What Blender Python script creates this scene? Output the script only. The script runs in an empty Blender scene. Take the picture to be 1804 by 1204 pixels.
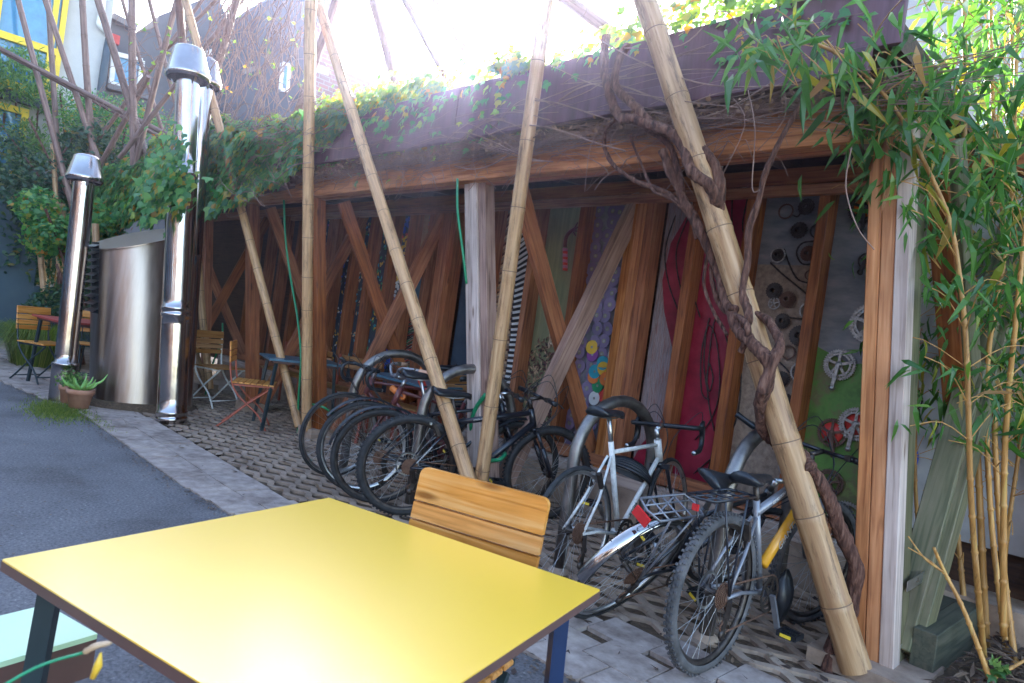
import bpy, bmesh, math, random
from mathutils import Vector, Matrix, noise
random.seed(7)
R=math.radians
scene=bpy.context.scene; C=scene.collection

# ------------------------------------------------------------------ camera, world, sun, exposure
FPX=1190.; CAMH=1.3; YA=R(44.8); ROLL=R(8.0); PITCH=R(-0.5)
_f0=Vector((-math.cos(YA),math.sin(YA),0)); _r0=Vector((math.sin(YA),math.cos(YA),0)); _u=Vector((0,0,1))
FWD=_f0*math.cos(PITCH)+_u*math.sin(PITCH); _u1=_u*math.cos(PITCH)-_f0*math.sin(PITCH)
CX=_r0*math.cos(ROLL)+_u1*math.sin(ROLL); CY=_u1*math.cos(ROLL)-_r0*math.sin(ROLL)
CO=Vector((0,0,CAMH))
cam=bpy.data.cameras.new('camera'); cob=bpy.data.objects.new('camera',cam); C.objects.link(cob)
cam.lens=36*FPX/1804; cam.sensor_width=36; cam.clip_end=500; cam.clip_start=.05
cob.matrix_world=Matrix(((CX.x,CY.x,-FWD.x,CO.x),(CX.y,CY.y,-FWD.y,CO.y),(CX.z,CY.z,-FWD.z,CO.z),(0,0,0,1)))
cam.dof.use_dof=True; cam.dof.focus_distance=4.5; cam.dof.aperture_fstop=9.0
scene.camera=cob
SUN=Vector((-.70,.59,.392)).normalized()
w=bpy.data.worlds.new('World'); scene.world=w; w.use_nodes=True
nt=w.node_tree; nt.nodes.clear()
sky=nt.nodes.new('ShaderNodeTexSky'); sky.sky_type='NISHITA'; sky.sun_disc=False
sky.sun_elevation=math.asin(SUN.z); sky.sun_rotation=math.atan2(SUN.x,SUN.y)
sky.air_density=1.0; sky.dust_density=1.0
bg=nt.nodes.new('ShaderNodeBackground'); bg.inputs[1].default_value=.15
wo=nt.nodes.new('ShaderNodeOutputWorld'); nt.links.new(sky.outputs[0],bg.inputs[0]); nt.links.new(bg.outputs[0],wo.inputs[0])
sl=bpy.data.lights.new('sun','SUN'); sl.energy=4.5; sl.angle=R(.5); sl.color=(1,.93,.82)
so=bpy.data.objects.new('sun',sl); C.objects.link(so); so.rotation_euler=SUN.to_track_quat('Z','Y').to_euler(); so.location=(0,0,20)
scene.view_settings.view_transform='Standard'; scene.view_settings.look='None'; scene.view_settings.gamma=1
scene.view_settings.exposure=2.85

# pixel of the photograph -> point on a real plane
def ray(px,py): return FWD+CX*((px-902)/FPX)-CY*((py-602)/FPX)
def GZ(px,py,z=0.):
    r=ray(px,py); return CO+r*((z-CO.z)/r.z)
def GX(px,py,x): r=ray(px,py); return CO+r*(x/r.x)
def GY(px,py,y): r=ray(px,py); return CO+r*(y/r.y)
def GD(px,py,d): return CO+ray(px,py)*d

# ------------------------------------------------------------------ materials
MAT={}
def _nt(name):
    m=bpy.data.materials.new(name); m.use_nodes=True; MAT[name]=m
    t=m.node_tree; return m,t,t.nodes['Principled BSDF'],t.nodes['Material Output']
def N(t,k,**kw):
    n=t.nodes.new(k)
    for a,b in kw.items(): setattr(n,a,b)
    return n
def coords(t,stretch=(1,1,1),world=False):
    tc=N(t,'ShaderNodeTexCoord'); mp=N(t,'ShaderNodeMapping'); mp.inputs['Scale'].default_value=stretch
    oi=N(t,'ShaderNodeObjectInfo'); ad=N(t,'ShaderNodeVectorMath',operation='ADD')
    ml=N(t,'ShaderNodeMath',operation='MULTIPLY'); ml.inputs[1].default_value=37.
    t.links.new(oi.outputs['Random'],ml.inputs[0]); t.links.new(tc.outputs['Object'],ad.inputs[0]); t.links.new(ml.outputs[0],ad.inputs[1])
    t.links.new(ad.outputs[0],mp.inputs[0]); return mp.outputs[0]
def ramp(t,src,stops):
    r=N(t,'ShaderNodeValToRGB'); e=r.color_ramp.elements
    e[0].position=stops[0][0]; e[0].color=(*stops[0][1],1); e[1].position=stops[-1][0]; e[1].color=(*stops[-1][1],1)
    for p,c in stops[1:-1]:
        q=e.new(p); q.color=(*c,1)
    t.links.new(src,r.inputs[0]); return r.outputs[0]
def pm(name,stops,rough=.6,metal=0.,scale=6.,stretch=(1,1,1),bump=.2,bdist=.004,detail=6,coat=0.,rvar=0.,bscale=None,macro=None):
    """principled with noise colour and bump"""
    m,t,b,o=_nt(name); v=coords(t,stretch)
    n=N(t,'ShaderNodeTexNoise'); n.inputs['Scale'].default_value=scale; n.inputs['Detail'].default_value=detail; n.inputs['Roughness'].default_value=.6
    t.links.new(v,n.inputs['Vector'])
    if len(stops)==1: stops=[(.3,tuple(x*.8 for x in stops[0])),(.7,tuple(min(1,x*1.15) for x in stops[0]))]
    col=ramp(t,n.outputs[0],stops)
    if macro:
        nm=N(t,'ShaderNodeTexNoise'); nm.inputs['Scale'].default_value=macro; nm.inputs['Detail'].default_value=5; nm.inputs['Roughness'].default_value=.65; t.links.new(v,nm.inputs['Vector'])
        mx=N(t,'ShaderNodeMix',data_type='RGBA',blend_type='MULTIPLY'); mx.inputs[0].default_value=1.
        t.links.new(col,mx.inputs[6]); t.links.new(ramp(t,nm.outputs[0],[(.32,(.55,.5,.48)),(.5,(.92,.9,.9)),(.68,(1.15,1.13,1.1))]),mx.inputs[7]); col=mx.outputs[2]
    t.links.new(col,b.inputs['Base Color'])
    b.inputs['Roughness'].default_value=rough; b.inputs['Metallic'].default_value=metal
    if coat: b.inputs['Coat Weight'].default_value=coat
    n2=n
    if bscale:
        n2=N(t,'ShaderNodeTexNoise'); n2.inputs['Scale'].default_value=bscale; n2.inputs['Detail'].default_value=5; t.links.new(v,n2.inputs['Vector'])
    if rvar:
        mr=N(t,'ShaderNodeMapRange'); mr.inputs[3].default_value=max(.02,rough-rvar); mr.inputs[4].default_value=min(1,rough+rvar)
        mr.inputs[1].default_value=.3; mr.inputs[2].default_value=.7
        t.links.new(n2.outputs[0],mr.inputs[0]); t.links.new(mr.outputs[0],b.inputs['Roughness'])
    if bump:
        bp=N(t,'ShaderNodeBump'); bp.inputs['Strength'].default_value=bump; bp.inputs['Distance'].default_value=bdist
        t.links.new(n2.outputs[0],bp.inputs['Height']); t.links.new(bp.outputs[0],b.inputs['Normal'])
    return m
def wood(name,a,b_,c=None,rough=.65,sc=1.,tone=.14):
    """grain along local X, with knots"""
    m,t,b,o=_nt(name); v=coords(t,(1.2*sc,22*sc,22*sc))
    n=N(t,'ShaderNodeTexNoise'); n.inputs['Scale'].default_value=2.2; n.inputs['Detail'].default_value=7; n.inputs['Distortion'].default_value=.6; t.links.new(v,n.inputs['Vector'])
    st=[(.3,a),(.7,b_)] if c is None else [(.28,a),(.5,b_),(.75,c)]
    col=ramp(t,n.outputs[0],st)
    v2=coords(t,(2.2,9,9)); vo=N(t,'ShaderNodeTexVoronoi'); vo.inputs['Scale'].default_value=1.; t.links.new(v2,vo.inputs['Vector'])
    kn=ramp(t,vo.outputs['Distance'],[(.05,(.25,.16,.1)),(.13,(1,1,1))])
    mx=N(t,'ShaderNodeMix',data_type='RGBA',blend_type='MULTIPLY'); mx.inputs[0].default_value=.8
    t.links.new(col,mx.inputs[6]); t.links.new(kn,mx.inputs[7])
    v3=coords(t,(1,1,1)); n3=N(t,'ShaderNodeTexNoise'); n3.inputs['Scale'].default_value=2.5; n3.inputs['Detail'].default_value=4; t.links.new(v3,n3.inputs['Vector'])
    w3=ramp(t,n3.outputs[0],[(.3,(.62,.58,.55)),(.65,(1.05,1.02,1))])
    mx2=N(t,'ShaderNodeMix',data_type='RGBA',blend_type='MULTIPLY'); mx2.inputs[0].default_value=.8
    t.links.new(mx.outputs[2],mx2.inputs[6]); t.links.new(w3,mx2.inputs[7])
    oi2=N(t,'ShaderNodeObjectInfo'); hs2=N(t,'ShaderNodeHueSaturation'); mv=N(t,'ShaderNodeMapRange'); mv.inputs[3].default_value=1-tone; mv.inputs[4].default_value=1+tone*.9; t.links.new(oi2.outputs['Random'],mv.inputs[0]); t.links.new(mv.outputs[0],hs2.inputs['Value'])
    ms_=N(t,'ShaderNodeMath',operation='MULTIPLY_ADD'); ms_.inputs[1].default_value=-tone*1.2; ms_.inputs[2].default_value=1.12; t.links.new(oi2.outputs['Random'],ms_.inputs[0]); t.links.new(ms_.outputs[0],hs2.inputs['Saturation'])
    t.links.new(mx2.outputs[2],hs2.inputs['Color']); t.links.new(hs2.outputs[0],b.inputs['Base Color']); b.inputs['Roughness'].default_value=rough
    bp=N(t,'ShaderNodeBump'); bp.inputs['Strength'].default_value=.45; bp.inputs['Distance'].default_value=.003
    t.links.new(n.outputs[0],bp.inputs['Height']); t.links.new(bp.outputs[0],b.inputs['Normal'])
    return m
def leafm(name,stops,trans=.45,rough=.4):
    m,t,b,o=_nt(name); g=N(t,'ShaderNodeNewGeometry')
    col=ramp(t,g.outputs['Random Per Island'],stops)
    t.links.new(col,b.inputs['Base Color']); b.inputs['Roughness'].default_value=rough
    tr=N(t,'ShaderNodeBsdfTranslucent'); hs=N(t,'ShaderNodeHueSaturation'); hs.inputs['Value'].default_value=2.0; hs.inputs['Saturation'].default_value=1.15; hs.inputs['Hue'].default_value=.48
    t.links.new(col,hs.inputs['Color']); t.links.new(hs.outputs[0],tr.inputs['Color'])
    ms=N(t,'ShaderNodeMixShader'); ms.inputs[0].default_value=trans
    t.links.new(b.outputs[0],ms.inputs[1]); t.links.new(tr.outputs[0],ms.inputs[2]); t.links.new(ms.outputs[0],o.inputs['Surface'])
    return m
wood('red_wood',(.14,.040,.018),(.33,.115,.048),(.46,.20,.09))
wood('orange_wood',(.26,.085,.03),(.52,.215,.085),(.68,.34,.16))
wood('grey_wood',(.32,.24,.21),(.55,.44,.39),(.68,.57,.51))
wood('pale_wood',(.40,.19,.11),(.60,.33,.20),(.70,.45,.30))
wood('brown_wood',(.15,.08,.06),(.33,.20,.155),(.44,.29,.235))
wood('green_wood',(.06,.07,.03),(.16,.15,.08),(.24,.20,.13))
wood('dark_wood',(.035,.018,.013),(.085,.045,.03),(.13,.07,.045))
pm('fascia_wood',[(.3,(.085,.032,.042)),(.6,(.125,.052,.068)),(.8,(.16,.078,.095))],rough=.5,scale=3,stretch=(9,3,.8),bump=.15,macro=1.3)
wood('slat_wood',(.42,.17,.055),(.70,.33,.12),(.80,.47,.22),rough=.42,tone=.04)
wood('shade_tinted_slat',(.22,.10,.04),(.42,.21,.08),(.50,.28,.12),rough=.5)  # darker copy of the slat wood, shelter shade put into its colour
wood('sleeper_wood',(.03,.035,.025),(.07,.075,.05),(.11,.10,.07))
pm('asphalt',[(.33,(.08,.075,.08)),(.5,(.15,.142,.147)),(.62,(.18,.17,.172)),(.72,(.36,.34,.33))],rough=.75,scale=70,bump=1,bdist=.008,detail=8,bscale=60,macro=1.1)
pm('paver',[(.3,(.30,.235,.20)),(.7,(.44,.36,.315))],macro=3.5,rough=.85,scale=14,bump=.5,bscale=120,bdist=.002)
pm('concrete',[(.3,(.28,.205,.15)),(.7,(.44,.33,.25))],macro=2.5,rough=.9,scale=9,bump=.6,bscale=90,bdist=.003)
pm('soil',[(.3,(.06,.036,.022)),(.6,(.12,.075,.042)),(.8,(.22,.14,.08))],rough=1,scale=40,bump=1,bdist=.02)
pm('bark',[(.35,(.04,.015,.010)),(.5,(.12,.05,.033)),(.65,(.22,.11,.075))],rough=.9,scale=55,stretch=(1,1,.18),bump=1,bdist=.03,detail=9)
pm('twig',[(.3,(.13,.07,.055)),(.7,(.34,.21,.16))],rough=.8,scale=6,bump=.1)
pm('dead_leaf',[(.3,(.16,.08,.05)),(.7,(.36,.22,.13))],rough=.8,scale=12,bump=0)
pm('rubber',[(.35,(.012,.012,.014)),(.7,(.035,.034,.036))],rough=.75,scale=20,bump=.2)
pm('dusty_rubber',[(.35,(.05,.047,.048)),(.65,(.13,.12,.12))],rough=.95,scale=9,bump=.4)
pm('black_plastic',[(.35,(.010,.011,.014)),(.7,(.02,.022,.028))],rough=.38,scale=10,bump=.05)
pm('black_paint',[(.35,(.012,.013,.018)),(.7,(.022,.024,.034))],rough=.3,scale=8,bump=.03,coat=.3)
pm('dark_metal',[(.3,(.05,.04,.035)),(.7,(.12,.10,.09))],rough=.5,metal=.8,scale=22,bump=.2)
pm('rusty_metal',[(.3,(.09,.04,.025)),(.7,(.2,.11,.07))],rough=.8,metal=.3,scale=30,bump=.3)
pm('alloy',[(.3,(.42,.42,.43)),(.7,(.6,.6,.6))],rough=.35,metal=1,scale=18,bump=.1,rvar=.1)
pm('grey_paint',[(.3,(.20,.20,.22)),(.7,(.30,.30,.33))],rough=.35,metal=.4,scale=9,bump=.05)
pm('orange_paint',[(.35,(.75,.33,.02)),(.7,(.88,.42,.03))],rough=.3,scale=7,bump=.02,coat=.3)
pm('white_paint',[(.35,(.55,.53,.50)),(.6,(.78,.77,.74)),(.8,(.5,.42,.34))],rough=.4,scale=18,bump=.05)
pm('maroon_paint',[(.35,(.10,.03,.03)),(.7,(.17,.05,.05))],rough=.35,scale=9,bump=.05)
pm('red_paint',[(.35,(.42,.03,.02)),(.7,(.55,.05,.035))],rough=.45,scale=10,bump=.05)
pm('rust_red',[(.3,(.28,.06,.035)),(.7,(.42,.11,.06))],rough=.5,scale=14,bump=.1)
pm('orange_plastic',[(.85,.24,.05)],rough=.4,bump=0)
pm('blue_paint',[(.03,.14,.55)],rough=.35,bump=0)
pm('yellow_plastic',[(.85,.6,.05)],rough=.4,bump=0)
pm('cork',[(.62,.36,.24)],rough=.8)
pm('reflector',[(.6,.03,.03)],rough=.15,bump=0)
pm('hose_green',[(.015,.24,.10)],rough=.35,bump=0)
pm('mirror_steel',[(.35,(.38,.345,.33)),(.7,(.52,.48,.47))],rough=.16,metal=1,scale=3,bump=.12,bdist=.02,rvar=.08,bscale=5)
pm('brushed_steel',[(.3,(.27,.215,.185)),(.7,(.40,.335,.30))],rough=.36,metal=1,scale=2.2,stretch=(9,9,.5),bump=.12,bdist=.004,rvar=.08)
pm('rack_steel',[(.3,(.15,.135,.13)),(.7,(.30,.275,.26))],rough=.45,metal=.95,scale=12,bump=.15,rvar=.1)
pm('terracotta',[(.3,(.33,.14,.08)),(.7,(.46,.25,.17))],rough=.85,scale=9)
pm('aloe',[(.3,(.16,.36,.08)),(.7,(.3,.52,.14))],rough=.4,scale=6,bump=0)
pm('render_grey',[(.3,(.42,.40,.38)),(.7,(.56,.54,.52))],rough=.9,scale=1.3,bump=.3,bscale=30)
pm('render_blue',[(.3,(.09,.095,.11)),(.7,(.15,.15,.17))],rough=.9,scale=.9,bump=.4,bscale=20)
pm('render_dark',[(.3,(.035,.04,.055)),(.7,(.06,.065,.085))],rough=.9,scale=.8,bump=.4,bscale=20)
pm('old_brick',[(.3,(.07,.04,.03)),(.7,(.15,.085,.065))],rough=.9,scale=3)
pm('slate',[(.3,(.12,.11,.12)),(.7,(.2,.19,.2))],rough=.7,scale=5,stretch=(1,14,1))
pm('teal_wall',[(.3,(.05,.08,.10)),(.7,(.08,.12,.14))],rough=.9,scale=1.5)
pm('yellow_frame',[(.9,.58,.02)],rough=.4,bump=0)
pm('white_panel',[(.3,(.36,.34,.33)),(.7,(.55,.53,.51))],rough=.6,scale=4,bump=.2)
pm('pipe_black',[(.05,.07,.09)],rough=.5,bump=0)
pm('white_trim',[(.75,.75,.75)],rough=.6,bump=0)
pm('mint',[(.35,(.56,.78,.50)),(.7,(.62,.84,.57))],rough=.3,scale=4,bump=.02)
pm('blue_top',[(.3,(.04,.11,.16)),(.7,(.07,.16,.22))],rough=.35,scale=5,bump=.05)
pm('red_top',[(.40,.06,.05)],rough=.4)
pm('brown_edge',[(.12,.06,.05)],rough=.6)
pm('leg_green',[(.02,.035,.04)],rough=.4,bump=0)
pm('leg_blue',[(.012,.03,.09)],rough=.35,bump=0)
pm('glass',[(.06,.22,.38)],rough=.04,bump=0); MAT['glass'].node_tree.nodes['Principled BSDF'].inputs['Specular IOR Level'].default_value=1.
pm('brick_fallback',[(.3,.12,.1)])
pm('gear_dark',[(.3,(.035,.03,.03)),(.7,(.09,.075,.07))],rough=.5,metal=.7,scale=60,bump=.3)
pm('gear_light',[(.3,(.20,.18,.17)),(.7,(.46,.44,.42))],rough=.4,metal=.8,scale=60,bump=.2)
pm('gear_rust',[(.3,(.09,.05,.04)),(.7,(.18,.10,.075))],rough=.7,metal=.5,scale=60,bump=.3)
pm('panel_brown',[(.3,(.17,.12,.09)),(.7,(.34,.26,.20))],rough=.8,scale=26,bump=.8,bscale=130)
pm('panel_slate',[(.3,(.10,.11,.13)),(.6,(.21,.20,.21)),(.8,(.32,.27,.25))],rough=.6,scale=5,stretch=(1,1,3),bump=.4)
pm('panel_green',[(.3,(.04,.09,.02)),(.47,(.09,.21,.035)),(.58,(.14,.12,.05)),(.72,(.20,.34,.07))],rough=.5,scale=5,bump=.4)
pm('panel_red',[(.3,(.13,.004,.016)),(.5,(.24,.009,.030)),(.75,(.36,.03,.06))],rough=.35,scale=5,bump=.3)
pm('panel_string',[(.3,(.12,.09,.10)),(.5,(.34,.29,.30)),(.6,(.24,.11,.09)),(.75,(.5,.45,.46))],rough=.9,scale=3,stretch=(50,50,1.6),bump=1,bdist=.01)
pm('panel_olive',[(.3,(.17,.17,.09)),(.7,(.28,.28,.15))],rough=.7,scale=3,stretch=(9,1,1.))
pm('panel_silver',[(.3,(.10,.10,.12)),(.7,(.24,.23,.26))],rough=.4,scale=14)
pm('panel_white',[(.3,(.45,.43,.44)),(.7,(.62,.6,.6))],rough=.6,scale=4)
pm('panel_tan',[(.3,(.36,.22,.12)),(.7,(.5,.34,.2))],rough=.8,scale=16,bump=.5)
pm('panel_night',[(.3,(.015,.03,.05)),(.7,(.04,.06,.09))],rough=.7,scale=5)
pm('sticks',[(.3,(.12,.08,.06)),(.7,(.4,.3,.23))],rough=.8,scale=10,stretch=(1,1,20))
for n,c in dict(c_white=(.7,.7,.7),c_red=(.6,.05,.04),c_blue=(.02,.08,.45),c_green=(.02,.3,.12),c_yellow=(.75,.45,.04),c_black=(.015,.015,.02),c_teal=(.02,.3,.4),c_orange=(.75,.2,.04),c_purple=(.25,.06,.3),c_tan=(.5,.33,.2),c_pink=(.6,.2,.3)).items():
    pm(n,[c],rough=.35,bump=0)
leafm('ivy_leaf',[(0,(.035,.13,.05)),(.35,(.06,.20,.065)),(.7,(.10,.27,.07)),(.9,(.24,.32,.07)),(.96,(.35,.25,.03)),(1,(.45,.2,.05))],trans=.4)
leafm('ivy_sun_tinted',[(0,(.07,.17,.04)),(.5,(.13,.25,.05)),(.8,(.26,.34,.06)),(.93,(.4,.3,.04)),(1,(.5,.22,.06))],trans=.55)  # paler, yellower ivy with the sunshine put into its colour
leafm('bamboo_leaf',[(0,(.03,.10,.025)),(.5,(.06,.17,.035)),(.85,(.10,.23,.05)),(.95,(.35,.30,.05)),(1,(.4,.22,.12))],trans=.4,rough=.35)
leafm('hedge_leaf',[(0,(.015,.055,.035)),(.6,(.04,.10,.05)),(.92,(.09,.15,.05)),(1,(.2,.15,.04))],trans=.35)
leafm('pale_leaf',[(0,(.06,.15,.05)),(.6,(.12,.24,.07)),(1,(.22,.33,.1))],trans=.45)
leafm('grass_blade',[(0,(.06,.10,.02)),(.6,(.13,.20,.03)),(1,(.25,.26,.07))],trans=.4)
leafm('litter',[(0,(.05,.03,.025)),(.6,(.12,.075,.05)),(1,(.25,.17,.11))],trans=.1,rough=.8)
leafm('cd_face',[(0,(.42,.44,.46)),(.3,(.16,.22,.32)),(.5,(.48,.36,.2)),(.75,(.16,.36,.3)),(1,(.33,.18,.38))],trans=0,rough=.25)
MAT['cd_face'].node_tree.nodes['Principled BSDF'].inputs['Metallic'].default_value=.35
# glossy yellow laminate
m,t,b,o=_nt('yellow_laminate'); v=coords(t,(1,1,1)); n=N(t,'ShaderNodeTexNoise'); n.inputs['Scale'].default_value=3; n.inputs['Detail'].default_value=8; t.links.new(v,n.inputs['Vector'])
t.links.new(ramp(t,n.outputs[0],[(.3,(.965,.575,.045)),(.7,(.975,.585,.05))]),b.inputs['Base Color'])
n2=N(t,'ShaderNodeTexNoise'); n2.inputs['Scale'].default_value=22; n2.inputs['Detail'].default_value=10; n2.inputs['Roughness'].default_value=.7; t.links.new(v,n2.inputs['Vector'])
mr=N(t,'ShaderNodeMapRange'); mr.inputs[3].default_value=.31; mr.inputs[4].default_value=.32; b.inputs['Coat Weight'].default_value=1.; mr2=N(t,'ShaderNodeMapRange'); mr2.inputs[1].default_value=.35; mr2.inputs[2].default_value=.65; mr2.inputs[3].default_value=.268; mr2.inputs[4].default_value=.275; b.inputs['Coat Roughness'].default_value=.26; b.inputs['Coat IOR'].default_value=1.75; b.inputs['Roughness'].default_value=.31
# brick
m,t,b,o=_nt('brick'); tc=N(t,'ShaderNodeTexCoord'); sp=N(t,'ShaderNodeSeparateXYZ'); cb=N(t,'ShaderNodeCombineXYZ')
t.links.new(tc.outputs['Object'],sp.inputs[0]); t.links.new(sp.outputs['Y'],cb.inputs['X']); t.links.new(sp.outputs['Z'],cb.inputs['Y'])
bk=N(t,'ShaderNodeTexBrick'); bk.inputs['Scale'].default_value=1; bk.inputs['Brick Width'].default_value=.3; bk.inputs['Row Height'].default_value=.11; bk.inputs['Mortar Size'].default_value=.012
bk.inputs['Color1'].default_value=(.20,.06,.04,1); bk.inputs['Color2'].default_value=(.12,.05,.04,1); bk.inputs['Mortar'].default_value=(.18,.15,.14,1)
t.links.new(cb.outputs[0],bk.inputs['Vector']); t.links.new(bk.outputs[0],b.inputs['Base Color']); b.inputs['Roughness'].default_value=.9
# bamboo pole: grain along local Z, dark stains
def bamboo(name,a,b_,c,st):
    m,t,b,o=_nt(name); v=coords(t,(40,40,2.)); n=N(t,'ShaderNodeTexNoise'); n.inputs['Scale'].default_value=1.2; n.inputs['Detail'].default_value=6; t.links.new(v,n.inputs['Vector'])
    col=ramp(t,n.outputs[0],[(.3,a),(.55,b_),(.75,c)])
    v2=coords(t,(16,16,2.5)); n2=N(t,'ShaderNodeTexNoise'); n2.inputs['Scale'].default_value=1.6; n2.inputs['Detail'].default_value=8; n2.inputs['Roughness'].default_value=.75; t.links.new(v2,n2.inputs['Vector'])
    k=ramp(t,n2.outputs[0],[(.34,(st,st*.9,st*.85)),(.48,(1,1,1))])
    mx=N(t,'ShaderNodeMix',data_type='RGBA',blend_type='MULTIPLY'); mx.inputs[0].default_value=1.
    oi2=N(t,'ShaderNodeObjectInfo'); hs2=N(t,'ShaderNodeHueSaturation'); mv=N(t,'ShaderNodeMapRange'); mv.inputs[3].default_value=.78; mv.inputs[4].default_value=1.12; t.links.new(oi2.outputs['Random'],mv.inputs[0]); t.links.new(mv.outputs[0],hs2.inputs['Value'])
    t.links.new(col,mx.inputs[6]); t.links.new(k,mx.inputs[7]); t.links.new(mx.outputs[2],hs2.inputs['Color']); t.links.new(hs2.outputs[0],b.inputs['Base Color']); b.inputs['Roughness'].default_value=.48
    bp=N(t,'ShaderNodeBump'); bp.inputs['Strength'].default_value=.3; bp.inputs['Distance'].default_value=.002; t.links.new(n.outputs[0],bp.inputs['Height']); t.links.new(bp.outputs[0],b.inputs['Normal'])
bamboo('bamboo_pale',(.33,.17,.08),(.50,.29,.14),(.64,.42,.24),.28)
bamboo('bamboo_worn',(.13,.07,.055),(.24,.14,.11),(.34,.22,.17),.4)
bamboo('bamboo_live',(.38,.17,.04),(.52,.26,.07),(.55,.36,.11),.5)
pm('bamboo_node',[(.17,.10,.06)],rough=.7,bump=0)

# ------------------------------------------------------------------ mesh builder
class MB:
    def __init__(s): s.v=[]; s.f=[]; s.m=[]; s.ms=[]; s.cur=0; s.sm=[]; s.smooth=True
    def mat(s,n):
        if n not in s.ms: s.ms.append(n)
        s.cur=s.ms.index(n); return s
    def add(s,vs,fs,smooth=None):
        b=len(s.v); s.v.extend(tuple(x) for x in vs)
        sm=s.smooth if smooth is None else smooth
        for f in fs: s.f.append(tuple(i+b for i in f)); s.m.append(s.cur); s.sm.append(sm)
    def box(s,c,size,M=None):
        x,y,z=[k/2 for k in size]; c=Vector(c)
        vs=[Vector((a*x,b*y,d*z)) for a in(-1,1) for b in(-1,1) for d in(-1,1)]
        vs=[(M@p if M else p)+c for p in vs]
        s.add(vs,[(0,1,3,2),(4,6,7,5),(0,4,5,1),(2,3,7,6),(0,2,6,4),(1,5,7,3)],False)
    def bar(s,p0,p1,w,d,up=(0,0,1)):
        p0=Vector(p0);p1=Vector(p1);x=(p1-p0).normalized();up=Vector(up)
        y=up.cross(x)
        if y.length<1e-4: y=Vector((0,1,0)).cross(x)
        y.normalize(); z=x.cross(y)
        vs=[p+y*(a*w/2)+z*(b*d/2) for p in(p0,p1) for a in(-1,1) for b in(-1,1)]
        s.add(vs,[(0,1,3,2),(4,6,7,5),(0,4,5,1),(2,3,7,6),(0,2,6,4),(1,5,7,3)],False)
    def tube(s,pts,r,n=8,caps=True,closed=False):
        pts=[Vector(p) for p in pts]; L=len(pts)
        rs=r if isinstance(r,(list,tuple)) else [r]*L
        ta=[]
        for i in range(L):
            a=pts[(i-1)%L] if (closed or i>0) else pts[i]; b=pts[(i+1)%L] if (closed or i<L-1) else pts[i]
            ta.append((b-a).normalized() if (b-a).length>1e-9 else Vector((0,0,1)))
        q=ta[0].orthogonal().normalized(); vs=[]
        for i in range(L):
            q=(q-ta[i]*q.dot(ta[i])); q=q.normalized() if q.length>1e-6 else ta[i].orthogonal().normalized()
            p=ta[i].cross(q)
            for k in range(n):
                a=2*math.pi*k/n; vs.append(pts[i]+(q*math.cos(a)+p*math.sin(a))*rs[i])
        fs=[]
        for i in range(L if closed else L-1):
            j=(i+1)%L
            for k in range(n): fs.append((i*n+k,i*n+(k+1)%n,j*n+(k+1)%n,j*n+k))
        if caps and not closed: fs+= [tuple(range(n))[::-1],tuple((L-1)*n+k for k in range(n))]
        s.add(vs,fs)
    def lathe(s,prof,n=32,M=None,a0=0,a1=2*math.pi):
        """profile (r,z) turned about Z"""
        full=abs(a1-a0-2*math.pi)<1e-6; cnt=n if full else n+1; vs=[]
        for k in range(cnt):
            a=a0+(a1-a0)*k/n
            for r,z in prof:
                p=Vector((r*math.cos(a),r*math.sin(a),z)); vs.append(M@p if M else p)
        L=len(prof); fs=[]
        for k in range(n):
            j=(k+1)%cnt
            for i in range(L-1): fs.append((k*L+i,j*L+i,j*L+i+1,k*L+i+1))
        s.add(vs,fs)
    def prism(s,poly,d,M=None):
        """polygon (list of 3-D points) extruded by vector d"""
        d=Vector(d); P=[Vector(p) for p in poly]; n=len(P); vs=P+[p+d for p in P]
        s.add(vs,[tuple(range(n)),tuple(range(n,2*n))[::-1]]+[(i,(i+1)%n,n+(i+1)%n,n+i) for i in range(n)],False)
    def leaf(s,p,d,nrm,L,W,kind='ivy'):
        d=d.normalized(); sd=d.cross(nrm)
        if sd.length<1e-4: sd=d.orthogonal()
        sd.normalize(); nn=sd.cross(d)
        if kind=='ivy': o=[(0,.05,0),(.12,-.42,.03),(.42,-.5,.0),(.52,-.2,.05),(1,0,0),(.52,.2,.05),(.42,.5,0),(.12,.42,.03)]
        elif kind=='bam': o=[(0,0,0),(.25,-.5,.06),(.6,-.38,.02),(1,0,-.12),(.6,.38,.02),(.25,.5,.06)]
        else: o=[(0,0,0),(.45,-.5,.05),(1,0,0),(.45,.5,.05)]
        s.add([p+d*(a*L)+sd*(b*W)+nn*(c*L) for a,b,c in o],[tuple(range(len(o)))],False)
    def mesh(s,name):
        me=bpy.data.meshes.new(name); me.from_pydata(s.v,[],s.f)
        for n in s.ms: me.materials.append(MAT[n])
        me.polygons.foreach_set('material_index',s.m); me.polygons.foreach_set('use_smooth',s.sm); me.update()
        return me
WM={}
def link(o,M,parent=None):
    C.objects.link(o); WM[o.name]=M.copy()
    if parent is not None: o.parent=parent; o.matrix_basis=WM[parent.name].inverted()@M
    else: o.matrix_basis=M
    return o
def build(mb,name,parent=None,M=None,local=False,auto=True):
    """M: world matrix of the mesh's own frame; local=True: same frame as the parent"""
    if M is None: M=WM[parent.name] if (local and parent is not None) else Matrix()
    o=bpy.data.objects.new(name,mb.mesh(name)); return link(o,M,parent)
def tag(o,label=None,cat=None,group=None,kind=None):
    if label: o['label']=label
    if cat: o['category']=cat
    if group: o['group']=group
    if kind: o['kind']=kind
    return o
def empty(name,M,label,cat,group=None):
    if not isinstance(M,Matrix): M=Matrix.Translation(Vector(M))
    o=bpy.data.objects.new(name,None); o.empty_display_size=.2; link(o,M); return tag(o,label,cat,group)
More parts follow.
